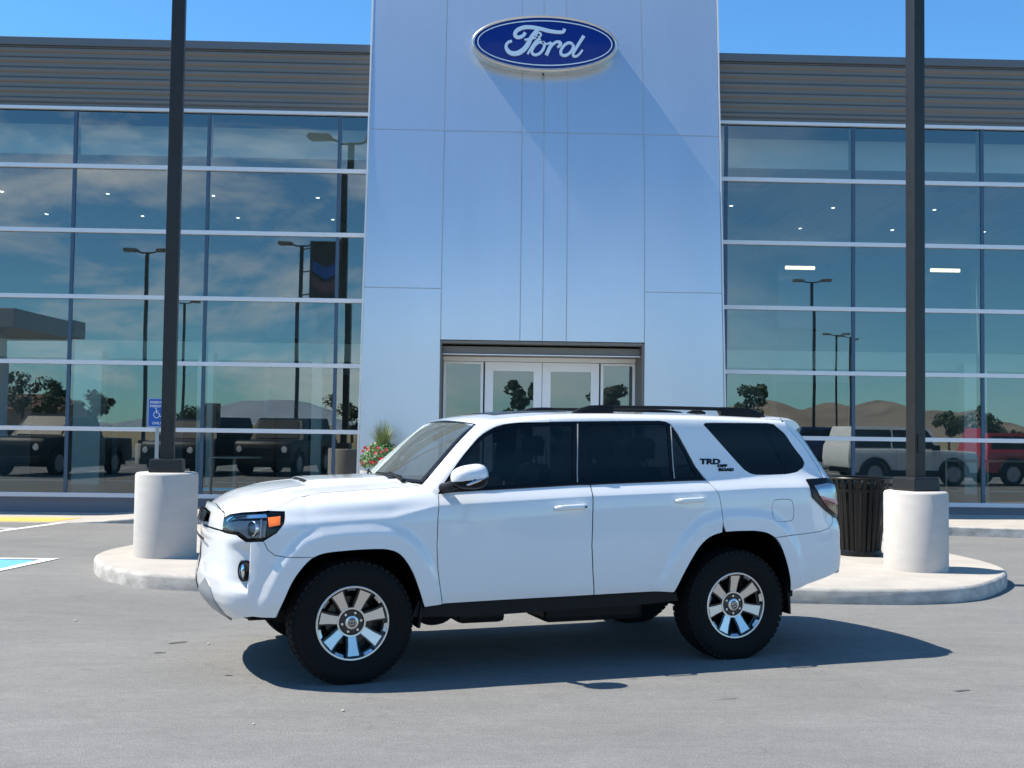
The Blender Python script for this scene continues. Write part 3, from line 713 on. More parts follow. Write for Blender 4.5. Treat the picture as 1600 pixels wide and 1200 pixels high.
ZC=[(-.60,1.672),(-.52,1.695),(-.46,1.712),(-.31,1.738),(-.1,1.762),(.15,1.777),(.6,1.786),(1.2,1.786),(1.85,1.772),(2.3,1.765)]
def hb(s): return lin(HB,s)
def zc(s): return pchip([a for a,b in ZC],[b for a,b in ZC],s)
def doorsec(s):
    b=hb(s); z=zc(max(s,-.45))
    return [(.36,.865),(.47,.908),(.56,.932),(.80,.947),(1.0,.942),(b-.080,.930),(b-.072,.926),(b,.876),(b+.018,.866),(1.48,.812),(z-.10,.765),(z-.065,.748),(z-.042,.705),(z-.030,.63)]
FS=[(-.86,[(.36,.865),(.47,.908),(.56,.932),(.80,.947),(1.0,.943),(1.120,.930),(1.128,.926),(1.2,.876),(1.225,.845),(1.240,.81),(1.255,.75)]),
 (-1.15,[(.36,.865),(.47,.908),(.56,.932),(.80,.947),(1.0,.946),(1.04,.941),(1.09,.915),(1.145,.892),(1.19,.845),(1.213,.79),(1.230,.735)]),
 (-1.6,[(.36,.865),(.47,.908),(.56,.932),(.80,.945),(.98,.943),(1.02,.936),(1.07,.908),(1.12,.880),(1.16,.838),(1.185,.79),(1.202,.735)]),
 (-1.75,[(.36,.865),(.47,.908),(.56,.932),(.80,.943),(.97,.938),(1.01,.930),(1.06,.902),(1.105,.872),(1.142,.833),(1.165,.79),(1.180,.735)])]
def ev(sec,h): return pchip([a for a,b in sec],[b for a,b in sec],h)
def base(s,h):
    if s>=-.86:
        v=ev(doorsec(s),h)
        return v*(1-.03*smo(1.2,2.2,s)*smo(1.2,1.5,h))
    s=max(s,-1.75)
    for (s0,a),(s1,b) in zip(FS,FS[1:]):
        if s>=s1:
            t=(s0-s)/(s0-s1)
            sec=[(p[0]*(1-t)+q[0]*t,p[1]*(1-t)+q[1]*t) for p,q in zip(a,b)]
            return ev(sec,h)
FARCH=[(-1.881,.443),(-1.838,.543),(-1.786,.666),(-1.722,.757),(-1.66,.812),(-1.58,.838),(-1.438,.850),(-1.294,.855),(-1.198,.851),(-1.126,.829),(-1.072,.779),(-1.018,.691),(-.972,.579),(-.934,.475)]
RARCH=[(.884,.503),(.959,.652),(1.053,.8),(1.145,.880),(1.256,.913),(1.35,.92),(1.444,.921),(1.531,.918),(1.628,.9),(1.709,.848),(1.769,.735),(1.819,.589),(1.841,.477)]
def dpoly(P,s,h):
    d=9
    for (x0,y0),(x1,y1) in zip(P,P[1:]):
        dx,dy=x1-x0,y1-y0; t=min(1,max(0,((s-x0)*dx+(h-y0)*dy)/(dx*dx+dy*dy)))
        d=min(d,math.hypot(s-x0-t*dx,h-y0-t*dy))
    return d
def flare(s,h):
    v=0
    if -2.15<s<-.7: v=dpoly(FARCH,s,h)
    elif .6<s<2.1: v=dpoly(RARCH,s,h)
    else: return 0
    return .024*(1-smo(.09,.17,v))
# wrap tables (u measured from start): heading in degrees
def wrap(segs):
    U=[0];S=[0];L=[0]; n=40
    for ln,a0,a1 in segs:
        for i in range(n):
            a=math.radians(a0+(a1-a0)*(i+.5)/n); d=ln/n
            U.append(U[-1]+d);S.append(S[-1]+d*math.cos(a));L.append(L[-1]+d*math.sin(a))
    L=[l/L[-1] for l in L]
    return U,S,L
FW=wrap([(.30,0,24),(.32,24,74),(.66,74,90)]); FU0=-1.70
RW=wrap([(.33,0,11),(.22,11,74),(.75,74,90)]); RU0=1.90
UF=FU0-FW[0][-1]; UR=RU0+RW[0][-1]
GF=[(.30,.26),(.335,.185),(.40,.09),(.458,.042),(.50,.016),(.552,.003),(.638,0),(.729,.018),(.906,.024),(1.0,.032),(1.09,.06),(1.15,.12),(1.2,.2)]
GR=[(.40,.10),(.46,.06),(.55,.01),(.62,0),(.70,-.005),(.80,.005),(.9,.005),(.95,.015),(1.0,.04),(1.1,.05),(1.2,.05),(1.29,.06),(1.376,.095),(1.529,.185),(1.656,.275),(1.75,.33),(1.80,.36)]
def P(u,h,fl=True):
    """body skin point: (s, lat, h)"""
    if u<FU0:
        d=FU0-u
        s=FU0-np.interp(d,FW[0],FW[1]); r=1-np.interp(d,FW[0],FW[2])
        w=smo(0,.75,d)
        b=base(FU0,h)
        return (s+lin(GF,h)*w, b*r+ (flare(u,h) if fl else 0), h)
    if u>RU0:
        d=u-RU0
        s=RU0+np.interp(d,RW[0],RW[1]); r=1-np.interp(d,RW[0],RW[2])
        w=smo(-.55,.42,d)-smo(-.55,.42,0)*(1-smo(0,.42,d))
        return (s-lin(GR,h)*w, base(RU0,h)*r+(flare(u,h) if fl else 0), h)
    return (u, base(u,h)+(flare(u,h) if fl else 0), h)
# ------------------------------------------------------------------ the white SUV
CAR = thing('white_suv', 'white four door off-road SUV with black roof rails parked broadside before the entrance', 'car', (.2630, 8.4783, 0), .3185)
NEAR, FAR = -1, 1
def pt(u, h, side=NEAR, off=0.):
    s, l, z = P(u, h); 
    return Vector((s, side * (l + off), z))
def nrm(u, h, side=NEAR):
    e = .004
    a = pt(u + e, h, side) - pt(u - e, h, side); b = pt(u, h + e, side) - pt(u, h - e, side)
    n = a.cross(b)
    if side == NEAR: n = n
    else: n = -n
    return n.normalized()
def inside(p, poly):
    x, y = p; c = False; n = len(poly); j = n - 1
    for i in range(n):
        xi, yi = poly[i]; xj, yj = poly[j]
        if (yi > y) != (yj > y) and x < (xj - xi) * (y - yi) / (yj - yi) + xi: c = not c
        j = i
    return c
def densify(poly, d):
    o = []
    for i in range(len(poly)):
        a, b = poly[i], poly[(i + 1) % len(poly)]; n = max(1, int(math.hypot(b[0] - a[0], b[1] - a[1]) / d))
        o += [(a[0] + (b[0] - a[0]) * k / n, a[1] + (b[1] - a[1]) * k / n) for k in range(n)]
    return o
def dist_edge(poly, x, y):
    d = 9
    for i in range(len(poly)):
        (x0, y0), (x1, y1) = poly[i], poly[(i + 1) % len(poly)]
        dx, dy = x1 - x0, y1 - y0; L2 = dx * dx + dy * dy
        t_ = 0 if L2 == 0 else min(1, max(0, ((x - x0) * dx + (y - y0) * dy) / L2))
        d = min(d, math.hypot(x - x0 - t_ * dx, y - y0 - t_ * dy))
    return d
def shrink(poly, d):
    n = len(poly); A = sum(poly[i][0] * poly[(i + 1) % n][1] - poly[(i + 1) % n][0] * poly[i][1] for i in range(n)); sg = 1 if A > 0 else -1
    o = []
    for i in range(n):
        p0, p1, p2 = Vector(poly[i - 1]), Vector(poly[i]), Vector(poly[(i + 1) % n])
        a = (p1 - p0).normalized(); b = (p2 - p1).normalized(); na = Vector((-a.y, a.x)) * sg; nb = Vector((-b.y, b.x)) * sg
        m_ = (na + nb); L2 = max(.35, m_.length); m_.normalize(); o.append(tuple(p1 + m_ * d * min(1.6, 2 / L2 / 1.0 * .5 * 2 / 2 if False else 1 / max(.5, m_.dot(na)))))
    return o
LIB = {}
def panel(name, poly, m_, parent=CAR, gap=.0035, sp=.026, off=0., thick=.022, holes=(), extra=(), disp=None, both=True, fn=None, nfn=None, lab=None):
    """skin panel cut from the body surface: outline polygon in (u, h); edges folded inwards"""
    poly = shrink(poly, gap) if gap else list(poly)
    pd = densify(poly, sp); pts = [Vector(p) for p in pd]; cons = [(i, (i + 1) % len(pd)) for i in range(len(pd))]
    loops = [list(range(len(pd)))]
    for hpoly in holes:
        hd = densify(hpoly, sp); o = len(pts); pts += [Vector(p) for p in hd]; cons += [(o + i, o + (i + 1) % len(hd)) for i in range(len(hd))]; loops.append(list(range(o, o + len(hd))))
    xs = [p[0] for p in pd]; ys = [p[1] for p in pd]
    def ok(x, y):
        return inside((x, y), pd) and dist_edge(poly, x, y) > sp * .4 and not any(inside((x, y), h_) or dist_edge(h_, x, y) < sp * .4 for h_ in holes)
    ex = [(x, y) for x, y in extra if ok(x, y)]
    nx = int((max(xs) - min(xs)) / sp) + 2; ny = int((max(ys) - min(ys)) / sp) + 2
    exa = np.array(ex) if ex else None
    for i in range(nx):
        for j in range(ny):
            x = min(xs) + (i + (.5 if j % 2 else 0)) * sp; y = min(ys) + j * sp
            if exa is not None and np.abs(exa - np.array([x, y])).sum(axis=1).min() < sp * .55: continue
            if ok(x, y): ex.append((x, y))
    pts += [Vector(p) for p in ex]
    v2, e2, f2, ov, oe, of = delaunay_2d_cdt(pts, cons, [], 0, 1e-6)
    # map original boundary ids to output ids
    mp_ = {}
    for i, l in enumerate(ov):
        for k in l: mp_[k] = i
    tris = []
    for f in f2:
        c = sum((v2[i] for i in f), Vector((0, 0))) / len(f)
        if inside(c, pd) and not any(inside(c, h_) for h_ in holes): tris.append(f)
    out_ = []
    for side in ((NEAR, FAR) if both else (NEAR,)):
        V3, N3 = [], []
        for q in v2:
            if fn: p = fn(q.x, q.y, side); n = nfn(q.x, q.y, side)
            else: p = pt(q.x, q.y, side); n = nrm(q.x, q.y, side)
            V3.append(p); N3.append(n)
        if disp:
            D = [disp(q.x, q.y) for q in v2]
            V3 = [p + n * d for p, n, d in zip(V3, N3, D)]
            # refreshed normals on the displaced surface
            acc = [Vector((0, 0, 0)) for _ in V3]
            for f in tris:
                fn_ = (V3[f[1]] - V3[f[0]]).cross(V3[f[2]] - V3[f[0]])
                if fn_.dot(N3[f[0]]) < 0: fn_ = -fn_
                for i in f: acc[i] += fn_
            N3 = [a.normalized() if a.length > 0 and abs(d) > 1e-6 else n for a, n, d in zip(acc, N3, D)]
        V3 = [p + n * off for p, n in zip(V3, N3)]
        vs_ = [tuple(p) for p in V3]; ns = [tuple(n) for n in N3]; fs = []
        for f in tris:
            fnv = (V3[f[1]] - V3[f[0]]).cross(V3[f[2]] - V3[f[0]])
            fs.append(tuple(f) if fnv.dot(N3[f[0]]) > 0 else tuple(f[::-1]))
        if thick:
            for lp in loops:
                ids = [mp_[k] for k in lp]; n = len(ids); o = len(vs_)
                # small rounded fold, then the return flange
                for dep in (0, .0035, thick):
                    for i in ids:
                        vs_.append(tuple(V3[i] - N3[i] * dep))
                        ns.append(tuple(N3[i]))
                cen = sum((V3[i] for i in ids), Vector()) / n
                for L_ in range(2):
                    for i in range(n):
                        j = (i + 1) % n; q = (o + L_ * n + i, o + L_ * n + j, o + (L_ + 1) * n + j, o + (L_ + 1) * n + i)
                        fs.append(q)
                        if L_ == 1 or True:
                            e = (Vector(vs_[q[1]]) - Vector(vs_[q[0]])); w = e.cross(N3[ids[i]])
                            if w.length > 0:
                                w.normalize()
                                if w.dot(Vector(vs_[q[0]]) - cen) < 0: w = -w
                                for qq in (q[2], q[3]): ns[qq] = tuple((w + N3[ids[i]] * (.4 if L_ == 0 else 0)).normalized())
        me = bpy.data.meshes.new(name); me.from_pydata(vs_, [], fs); me.materials.append(m_)
        me.polygons.foreach_set('use_smooth', [True] * len(me.polygons))
        me.normals_split_custom_set_from_vertices(ns)
        ob = link(name, me, parent if not isinstance(parent, (tuple, list)) else parent[0 if side == NEAR else 1]); out_.append(ob)
        if lab: ob['label'] = lab
    return out_
line = lambda f, a, b, n: [(a + (b - a) * i / n, f(a + (b - a) * i / n)) for i in range(n + 1)]
crease = line(lambda s: hb(s) - .080, -.84, 2.0, 150) + line(lambda s: hb(s) - .072, -.84, 2.0, 150)
def off_poly(Pl, d):
    o = []
    for i in range(len(Pl)):
        a, b = Vector(Pl[max(i - 1, 0)]), Vector(Pl[min(i + 1, len(Pl) - 1)]); t_ = (b - a).normalized(); o.append(tuple(Vector(Pl[i]) + Vector((-t_.y, t_.x)) * d))
    return o
fl = []
for A_ in (FARCH, RARCH):
    A2 = [(p.x, p.y) for p in smooth_line([(x, y, 0) for x, y in A_], 6)]
    for d in (.015, .05, .085, .098, .111, .124, .137, .150, .163, .176): fl += off_poly(A2, d)
FA = [(p.x, p.y) for p in smooth_line([(x, y, 0) for x, y in FARCH], 4)]; RA = [(p.x, p.y) for p in smooth_line([(x, y, 0) for x, y in RARCH], 4)]
GA = [(-.836, 1.196), (-.853, 1.05), (-.859, .861), (-.849, .706), (-.83, .58), (-.812, .482)]
GB = [(.258, 1.253), (.252, 1.1), (.243, .836), (.255, .66), (.275, .499)]
GC = [(1.172, 1.281), (1.215, 1.225), (1.244, 1.171), (1.257, 1.10), (1.259, 1.057), (1.256, .98), (1.250, .9135)]
SPLIT = [(-1.660, .8125), (-1.75, .815), (-1.83, .8165), (-1.90, .826), (-1.945, .858), (-1.966, .895), (-1.978, .912)]
HLR = [(-1.894, .963), (-1.848, 1.02), (-1.840, 1.06), (-1.840, 1.094)]

# --- front fender
EDGE = [(-2.388, 1.036), (-2.30, 1.063), (-2.15, 1.083), (-2.05, 1.090), (-1.965, 1.0965), (-1.90, 1.115), (-1.83, 1.142), (-1.75, 1.172), (-1.6, 1.199), (-1.45, 1.209), (-1.3, 1.219), (-1.15, 1.228), (-1.0, 1.241), (-.89, 1.252)]
top_f = [(-1.84, 1.096), (-1.955, 1.0975)] + EDGE[5:]
fen = (SPLIT + HLR + top_f[1:] + [(-.853, 1.225)] + GA + [(-.929, .470)] + [p for p in FA[::-1] if p[0] < -.935 and p[0] > -1.655])
def frow(s, j, t_):
    sc = sorted([(a, b) for a, b in FS]); ks = [a for a, b in sc]
    f = lambda q: float(np.interp(s, ks, [b[q][0] for a, b in sc]))
    return f(j) * (1 - t_) + f(j + 1) * t_
frows = [(u, frow(u, j, t_)) for u in [-1.82 + .022 * i for i in range(44)] for j in range(4, 10) for t_ in (0, .33, .66)]
panel('front_fender', fen, M_PAINT, gap=.0015, sp=.022, extra=frows + fl)
# --- doors
fd = GA[::-1] and ([(x, y) for x, y in GA] + [(-.4, .490), (0, .495)] + GB[::-1] + [(s, hb(s) + .004) for s in (.16, 0, -.2, -.4, -.6, -.75)])
FD = panel('front_door', fd, M_PAINT, extra=crease)
rd = GB + [(.5, .503), (.775, .506), (.869, .498)] + [p for p in RA if .884 < p[0] < 1.245] + GC[::-1] + [(s, hb(s) + .004) for s in (1.0, .8, .6, .4)]
RD = panel('rear_door', rd, M_PAINT, extra=crease + fl)
# --- body side: roof rail, C and D pillars, quarter panel
zt = lambda s: zc(s) - .031
QW = [(1.205, 1.680), (1.222, 1.694), (1.30, 1.6965), (1.5, 1.699), (1.77, 1.701), (1.82, 1.694), (1.855, 1.664), (1.98, 1.565), (2.095, 1.475), (2.12, 1.44), (2.115, 1.405), (2.06, 1.372), (1.96, 1.338), (1.85, 1.323), (1.70, 1.318), (1.59, 1.319), (1.545, 1.328), (1.50, 1.356), (1.36, 1.512)]
HG = [(2.02, 1.729), (2.13, 1.69), (2.21, 1.64), (2.262, 1.55), (2.276, 1.47), (2.270, 1.378), (2.246, 1.298)]
SEAM = [(1.690, .868), (1.80, .880), (1.95, .888), (2.112, .904), (2.20, .925), (2.255, .97), (2.285, 1.02)]
bs = [(0.0, 1.6835)] + [(-.0, zt(0))] + [(s, zt(s)) for s in (.2, .4, .6, .9, 1.2, 1.5, 1.8)] + [(1.93, zt(1.93) - .004)] + HG + [(2.275, 1.20)] + SEAM[::-1] + [p for p in RA[::-1] if 1.26 < p[0] < 1.68] + GC[::-1][1:] + \
     [(1.10, 1.385), (1.04, 1.51), (.985, 1.615), (.955, 1.658), (.932, 1.682), (.90, 1.697), (.853, 1.7035), (.6, 1.6985), (.4, 1.694), (.2, 1.689)]
FUEL = [(1.685, 1.125), (1.70, 1.14), (1.76, 1.146), (1.835, 1.143), (1.855, 1.128), (1.866, 1.07), (1.862, 1.005), (1.845, .985), (1.775, .978), (1.70, .984), (1.68, 1.002), (1.674, 1.07)]
BS = panel('body_side', bs, M_PAINT, gap=.002, holes=[QW, FUEL], extra=crease + fl + [(s, zt(s) - d) for s in [0.02 * i for i in range(96)] for d in (.008, .02, .032, .045)])
panel('fuel_door', FUEL, M_PAINT, parent=BS, gap=.004, sp=.03)
# --- rear bumper and tailgate
rb = SEAM + [(2.36, 1.0), (2.5, 1.0), (UR - .002, 1.0), (UR - .002, .52), (2.45, .56), (2.324, .602), (2.159, .552), (2.0, .512), (1.855, .474)] + [p for p in RA[::-1] if p[0] > 1.69][:]
panel('rear_bumper', rb, M_PAINT, extra=fl, sp=.03)
tg = HG + [(2.275, 1.20), (2.31, 1.01), (2.4, 1.01), (UR - .001, 1.01), (UR - .001, 1.735), (2.4, 1.735)]
panel('tailgate', tg, M_PAINT, gap=.006, sp=.035)
panel('rear_glass', [(2.45, 1.36), (UR - .001, 1.34), (UR - .001, 1.68), (2.45, 1.66)], M_PGLASS, gap=0, off=.006, sp=.05, thick=0)
g = MB(); g.add([tuple(pt(2.75, .75, NEAR, 0) + Vector((.025, 0, -.06))), tuple(pt(2.75, .75, FAR, 0) + Vector((.025, 0, -.06))), tuple(pt(2.75, .75, FAR, 0) + Vector((.025, 0, .06))), tuple(pt(2.75, .75, NEAR, 0) + Vector((.025, 0, .06)))], [(0, 1, 2, 3)])
g.build('number_plate', M_WHITE, CAR)

# --- side windows: black surround, panes
dl = [(-.834, 1.203), (-.765, 1.295), (-.691, 1.397), (-.606, 1.494), (-.519, 1.577), (-.475, 1.606), (-.433, 1.628), (-.392, 1.645), (-.35, 1.657), (-.29, 1.667), (-.229, 1.673), (-.022, 1.682), (.223, 1.690), (.49, 1.6965), (.853, 1.703), (.90, 1.696), (.932, 1.682), (.955, 1.657), (.985, 1.613), (1.04, 1.508), (1.10, 1.383), (1.165, 1.287)] + [(s, hb(s) + .002) for s in (1.0, .7, .4, .1, -.2, -.5, -.75)]
p1 = [(-.72, 1.245), (-.655, 1.405), (-.575, 1.495), (-.49, 1.57), (-.40, 1.615), (-.30, 1.640), (-.1, 1.655), (.165, 1.662), (.135, hb(.135) + .03), (-.2, hb(-.2) + .03), (-.5, hb(-.5) + .03)]
p2 = [(.285, 1.668), (.6, 1.676), (.85, 1.680), (.905, 1.667), (.897, hb(.897) + .03), (.6, hb(.6) + .03), (.27, hb(.27) + .03)]
p3 = [(.945, 1.632), (1.005, 1.52), (1.06, 1.40), (1.10, hb(1.1) + .03), (.935, hb(.935) + .03)]
WT = panel('window_trim', dl, M_TRIM, gap=.001, off=-.006, sp=.05, thick=.012, holes=[p1, p2, p3])
panel('door_window', p1, M_CGLASS, parent=WT, gap=0, off=-.011, sp=.06, thick=0)
panel('door_window', p2, M_PGLASS, parent=WT, gap=0, off=-.011, sp=.06, thick=0)
panel('door_window', p3, M_PGLASS, parent=WT, gap=0, off=-.011, sp=.06, thick=0)
panel('quarter_window', QW, M_PGLASS, parent=BS, gap=.003, off=-.003, sp=.05, thick=.012)
QI = shrink(QW, .03)
for s0, s1 in (((.205, 1.672), (.165, hb(.165) + .02)), ((.935, 1.668), (.917, hb(.917) + .02))):
    for side in (NEAR, FAR):
        g = MB(); pts = [pt(s0[0] + (s1[0] - s0[0]) * i / 6, s0[1] + (s1[1] - s0[1]) * i / 6, side, .001) for i in range(7)]; g.tube(pts, .0045, 6); g.build('window_bar', M_LAMPG, WT[0 if side == NEAR else 1], smooth=True)
for side in (NEAR, FAR):                                  # weather strip along the belt
    g = MB(); pts = [pt(-.82 + i * (1.98 / 30), hb(-.82 + i * (1.98 / 30)) + .006, side, .002) for i in range(31)]; g.tube(pts, .007, 6); g.build('belt_strip', M_TRIM, WT[0 if side == NEAR else 1], smooth=True)

def pill(p, q, d, up_, t_, side):
    a = p + d * t_ + up_ * (.017 * 4 * t_ * (1 - t_))
    b = smo(-.50, -.16, p.x)
    if b > 0:
        x = p.x + (q.x - p.x) * t_; z = p.z + (q.z - p.z) * t_
        a = a * (1 - b) + Vector((x, side * base(x, z), z)) * b
    return tuple(a)
# --- A pillar with the front roof rail
WE = [(-.965, .795, 1.215), (-.905, .768, 1.262), (-.78, .737, 1.395), (-.66, .706, 1.522), (-.565, .682, 1.612), (-.50, .664, 1.660), (-.42, .650, 1.692), (-.30, .640, 1.708), (-.15, .633, 1.724), (0.0, .630, 1.7395)]
VE = [(-.842, None, 1.196), (-.8, None, 1.252), (-.691, None, 1.400), (-.606, None, 1.497), (-.519, None, 1.580), (-.433, None, 1.631), (-.35, None, 1.660), (-.229, None, 1.676), (-.1, None, 1.680), (0.0, None, 1.6835)]
for side in (NEAR, FAR):
    w_ = smooth_line([(a, side * b, c) for a, b, c in WE], 6); v_ = smooth_line([(a, side * P(a, c)[1], c) for a, b, c in VE], 6)
    g = MB(); rows = []
    for p, q in zip(w_, v_):
        d = q - p; n = d.cross(Vector((1, 0, .8 if p.x < -.5 else .15))).normalized()
        if n.y * side < 0: n = -n
        up_ = Vector((0, side * .75, .65)).normalized()
        rows.append([tuple(p - up_ * .02), tuple(p - up_ * .004)] + [pill(p, q, d, up_, t_, side) for t_ in (.0, .06, .15, .3, .5, .7, .85, .94, 1)] + [tuple(q - Vector((0, side * .018, 0)))])
    g.grid(rows); g.build('front_pillar', M_PAINT, CAR, smooth=True, angle=60)

# --- hood
HC = [(-2.19, 1.085), (-2.15, 1.108), (-2.09, 1.146), (-2.0, 1.187), (-1.88, 1.212), (-1.68, 1.236), (-1.4, 1.258), (-1.16, 1.275), (-1.0, 1.287)]
HE = [(-2.19, 1.035), (-2.10, 1.085), (-2.02, 1.115), (-1.93, 1.142), (-1.84, 1.163), (-1.75, 1.181), (-1.6, 1.203), (-1.15, 1.231), (-.88, 1.257)]
E3 = [P(a, b) for a, b in EDGE]
ES, EL, EZ = [e[0] for e in E3], [e[1] for e in E3], [e[2] for e in E3]
def hz_(s, l):
    """hood height: centre profile falling to the fender edge curve"""
    a = pchip(*zip(*HC), s); b = float(np.interp(s, ES, EZ)); w = float(np.interp(s, ES, EL)); l = abs(l); q = min(1.25, l / w)
    z = b + (a - b) * (1 - q ** 2.4)
    z += .009 * math.exp(-((l - .47) / .045) ** 2) * smo(-2.05, -1.8, s) * smo(0, .1, w - l)
    sc = (1 - smo(.30, .36, l)) * smo(-1.63, -1.585, s) * (.024 - .012 * smo(-1.55, -1.15, s))
    return z + sc
def hfn(x, y, side): return Vector((x, side * y, hz_(x, y)))
def hnf(x, y, side):
    e = .003; dx = (hz_(x + e, y) - hz_(x - e, y)) / (2 * e); dy = (hz_(x, y + e) - hz_(x, y - e)) / (2 * e)
    return Vector((-dx, -dy * side, 1)).normalized()
ho = [(-2.178, 0), (-2.176, .25), (-2.172, .42)] + [(e[0], e[1]) for e in E3] + [(-.90, .735), (-.955, .66), (-1.0, .5), (-1.06, .3), (-1.085, .15), (-1.09, 0)]
panel('hood', ho, M_PAINT, gap=.0015, sp=.028, fn=hfn, nfn=hnf, thick=.02, extra=[(s, l) for l in (.295, .31, .33, .35, .365) for s in [-1.64 + .02 * i for i in range(26)]] + [(s, l) for s in (-1.64, -1.625, -1.61, -1.595, -1.58) for l in [.02 * i for i in range(18)]])
g = MB(); g.grid([[(-1.612 - .004, y, hz_(-1.63, y) + .003) for y in np.linspace(-.27, .27, 12)], [(-1.592, y, hz_(-1.585, y) - .004) for y in np.linspace(-.27, .27, 12)]])
g.v = [(x - .004, y, z + .001) for x, y, z in g.v]; g.build('scoop_slot', M_PLAST, CAR)
# --- cowl, windscreen, wipers
def ws(a, b):
    """a across -1..1, b up 0..1"""
    ce = Vector((-1.095 + .555 * b, 0, 1.262 + .425 * b + .030 * math.sin(math.pi * b)))
    w_ = smooth_line([Vector(p) for p in WE[1:6]], 4); k = b * (len(w_) - 1); i = min(int(k), len(w_) - 2); ed = w_[i] + (w_[i + 1] - w_[i]) * (k - i)
    q = abs(a) ** 2.1
    return Vector((ce.x + (ed.x - ce.x) * q, (ed.y) * a, ce.z + (ed.z - ce.z) * q))
g = MB(); g.grid([[tuple(ws(-.985 + 1.97 * i / 28, .01 + .98 * j / 18)) for i in range(29)] for j in range(19)]); WSH = g.build('windscreen', M_WSHIELD, CAR, smooth=True)
g = MB()
for i0, i1, j0, j1 in ((0, 28, 0, 1), (0, 28, 17, 18)): pass
def wsb(pts, w):
    g.grid([[tuple(ws(a, b) + Vector((-.002, 0, .002))) for a, b in pts], [tuple(ws(a * (1 - w), b + (.5 - b) * w * 1.6) + Vector((-.002, 0, .002))) for a, b in pts]])
per = [(-.985 + 1.97 * i / 28, .01) for i in range(29)] + [(.985, .01 + .98 * j / 18) for j in range(1, 19)] + [(.985 - 1.97 * i / 28, .99) for i in range(1, 29)] + [(-.985, .99 - .98 * j / 18) for j in range(1, 19)]
wsb(per, .045); g.build('screen_border', M_TRIM, WSH, smooth=True)
g = MB(); rows = []
for i in range(25):
    a = -1 + 2 * i / 24; l = abs(a) * .745
    s_h = float(np.interp(l, [0, .15, .3, .5, .66, .745], [-1.10, -1.095, -1.07, -1.01, -.965, -.93])); w_ = ws(a * .99, 0.02)
    rows.append([(s_h - .03, a * .745, hz_(s_h, l) - .022), ((s_h + w_.x) / 2, (a * .745 + w_.y) / 2, (hz_(s_h, l) + w_.z) / 2 - .018), tuple(w_ + Vector((.01, 0, -.004)))])
g.grid(rows); g.build('cowl_panel', M_PLAST, CAR, smooth=True)
for a0, a1 in ((-.80, -.12), (-.05, .62)):
    g = MB(); p0 = ws(a0, .0) + Vector((-.03, 0, .012)); p1_ = ws((a0 + a1) / 2, .07) + Vector((-.012, 0, .02)); p2_ = ws(a1, .05) + Vector((-.01, 0, .018))
    g.tube([p0, p1_], .008, 6); g.tube([ws(a1 - .02 * 0, .055) + Vector((-.008, 0, .014)), p1_ + Vector((0, 0, -.006)), ws(a0 + .12, .05) + Vector((-.008, 0, .012))], .006, 6)
    g.lathe([(0, 0), (.018, 0), (.016, .02), (0, .024)], 12, c=tuple(p0 + Vector((0, 0, -.012)))); g.build('wiper', M_PLAST, CAR, smooth=True)
# --- roof with sunroof
g = MB(); rows = []
for i in range(73):
    s = -.545 + (2.02 + .545) * i / 72; row = []
    for j in range(33):
        a = -1 + 2 * j / 32; q = abs(a)
        if s < .0:
            we = smooth_line([Vector(p) for p in WE[5:]], 4); xs_ = [p.x for p in we]; hw = float(np.interp(s, xs_, [p.y for p in we])); zz = float(np.interp(s, xs_, [p.z for p in we])) if s > -.5 else 1.660 - (-.5 - s) * .75
        else: hw, zz = .630, zc(s) - .0315
        front = smo(-.42, -.545, s)
        z0 = pchip(*zip(*ZC), s) - .010 * smo(-.3, .2, s); row.append((s + .04 * front * q ** 2, a * (hw + .002), zz + (z0 - zz) * (1 - q ** 2.2)))
    rows.append(row)
g.grid(rows); g.build('roof', M_PAINT, CAR, smooth=True, angle=60)
g = MB(); rows = []
for i in range(15):
    s = -.30 + .62 * i / 14; rows.append([(s, -.42 + .84 * j / 14, zc(s) - .0315 + (.0315 - .010 * smo(-.3, .2, s)) * (1 - (abs(-.42 + .84 * j / 14) / .63) ** 2.2) + .004) for j in range(15)])
g.grid(rows); g.build('sunroof', M_TRIM, CAR, smooth=True)
# --- roof rails
for side in (NEAR, FAR):
    g = MB(); Y = side * .585; rr = lambda s: zc(s) - .033 + .006
    def loft(sec):
        rows = [[(s, Y + side * dy * w, z0 + (z1 - z0) * dz) for dy, dz in ((-.5, 0), (-.5, .7), (-.3, 1), (.3, 1), (.5, .7), (.5, 0))] for s, w, z0, z1 in sec]
        g.grid(rows, closed=True); g.add(rows[0], [(0, 1, 2, 3, 4, 5)]); g.add(rows[-1], [(5, 4, 3, 2, 1, 0)])
    loft([(.24, .05, rr(.24) - .02, rr(.24) + .004), (.30, .062, rr(.3) - .02, 1.788), (.38, .066, rr(.4) - .02, 1.809), (.46, .066, rr(.46) - .02, 1.813), (.545, .06, rr(.54) - .02, 1.813), (.56, .05, 1.788, 1.812)])
    loft([(.56, .042, 1.787, 1.812), (.9, .042, 1.790, 1.816), (1.2, .042, 1.790, 1.817), (1.44, .042, 1.789, 1.816)])
    loft([(1.44, .055, 1.783, 1.816), (1.47, .06, rr(1.5) - .02, 1.817), (1.6, .064, rr(1.6) - .02, 1.814), (1.74, .06, rr(1.74) - .02, 1.802), (1.84, .045, rr(1.84) - .02, rr(1.84) + .006)])
    g.build('roof_rail', M_PLAST, CAR, smooth=True, angle=35)
g = MB(); g.tube([(1.45, -.09, 1.765), (1.53, -.09, 1.79), (1.6, -.09, 1.77)], [.02, .028, .02], 8); g.build('antenna_fin', M_PLAST, CAR, smooth=True)
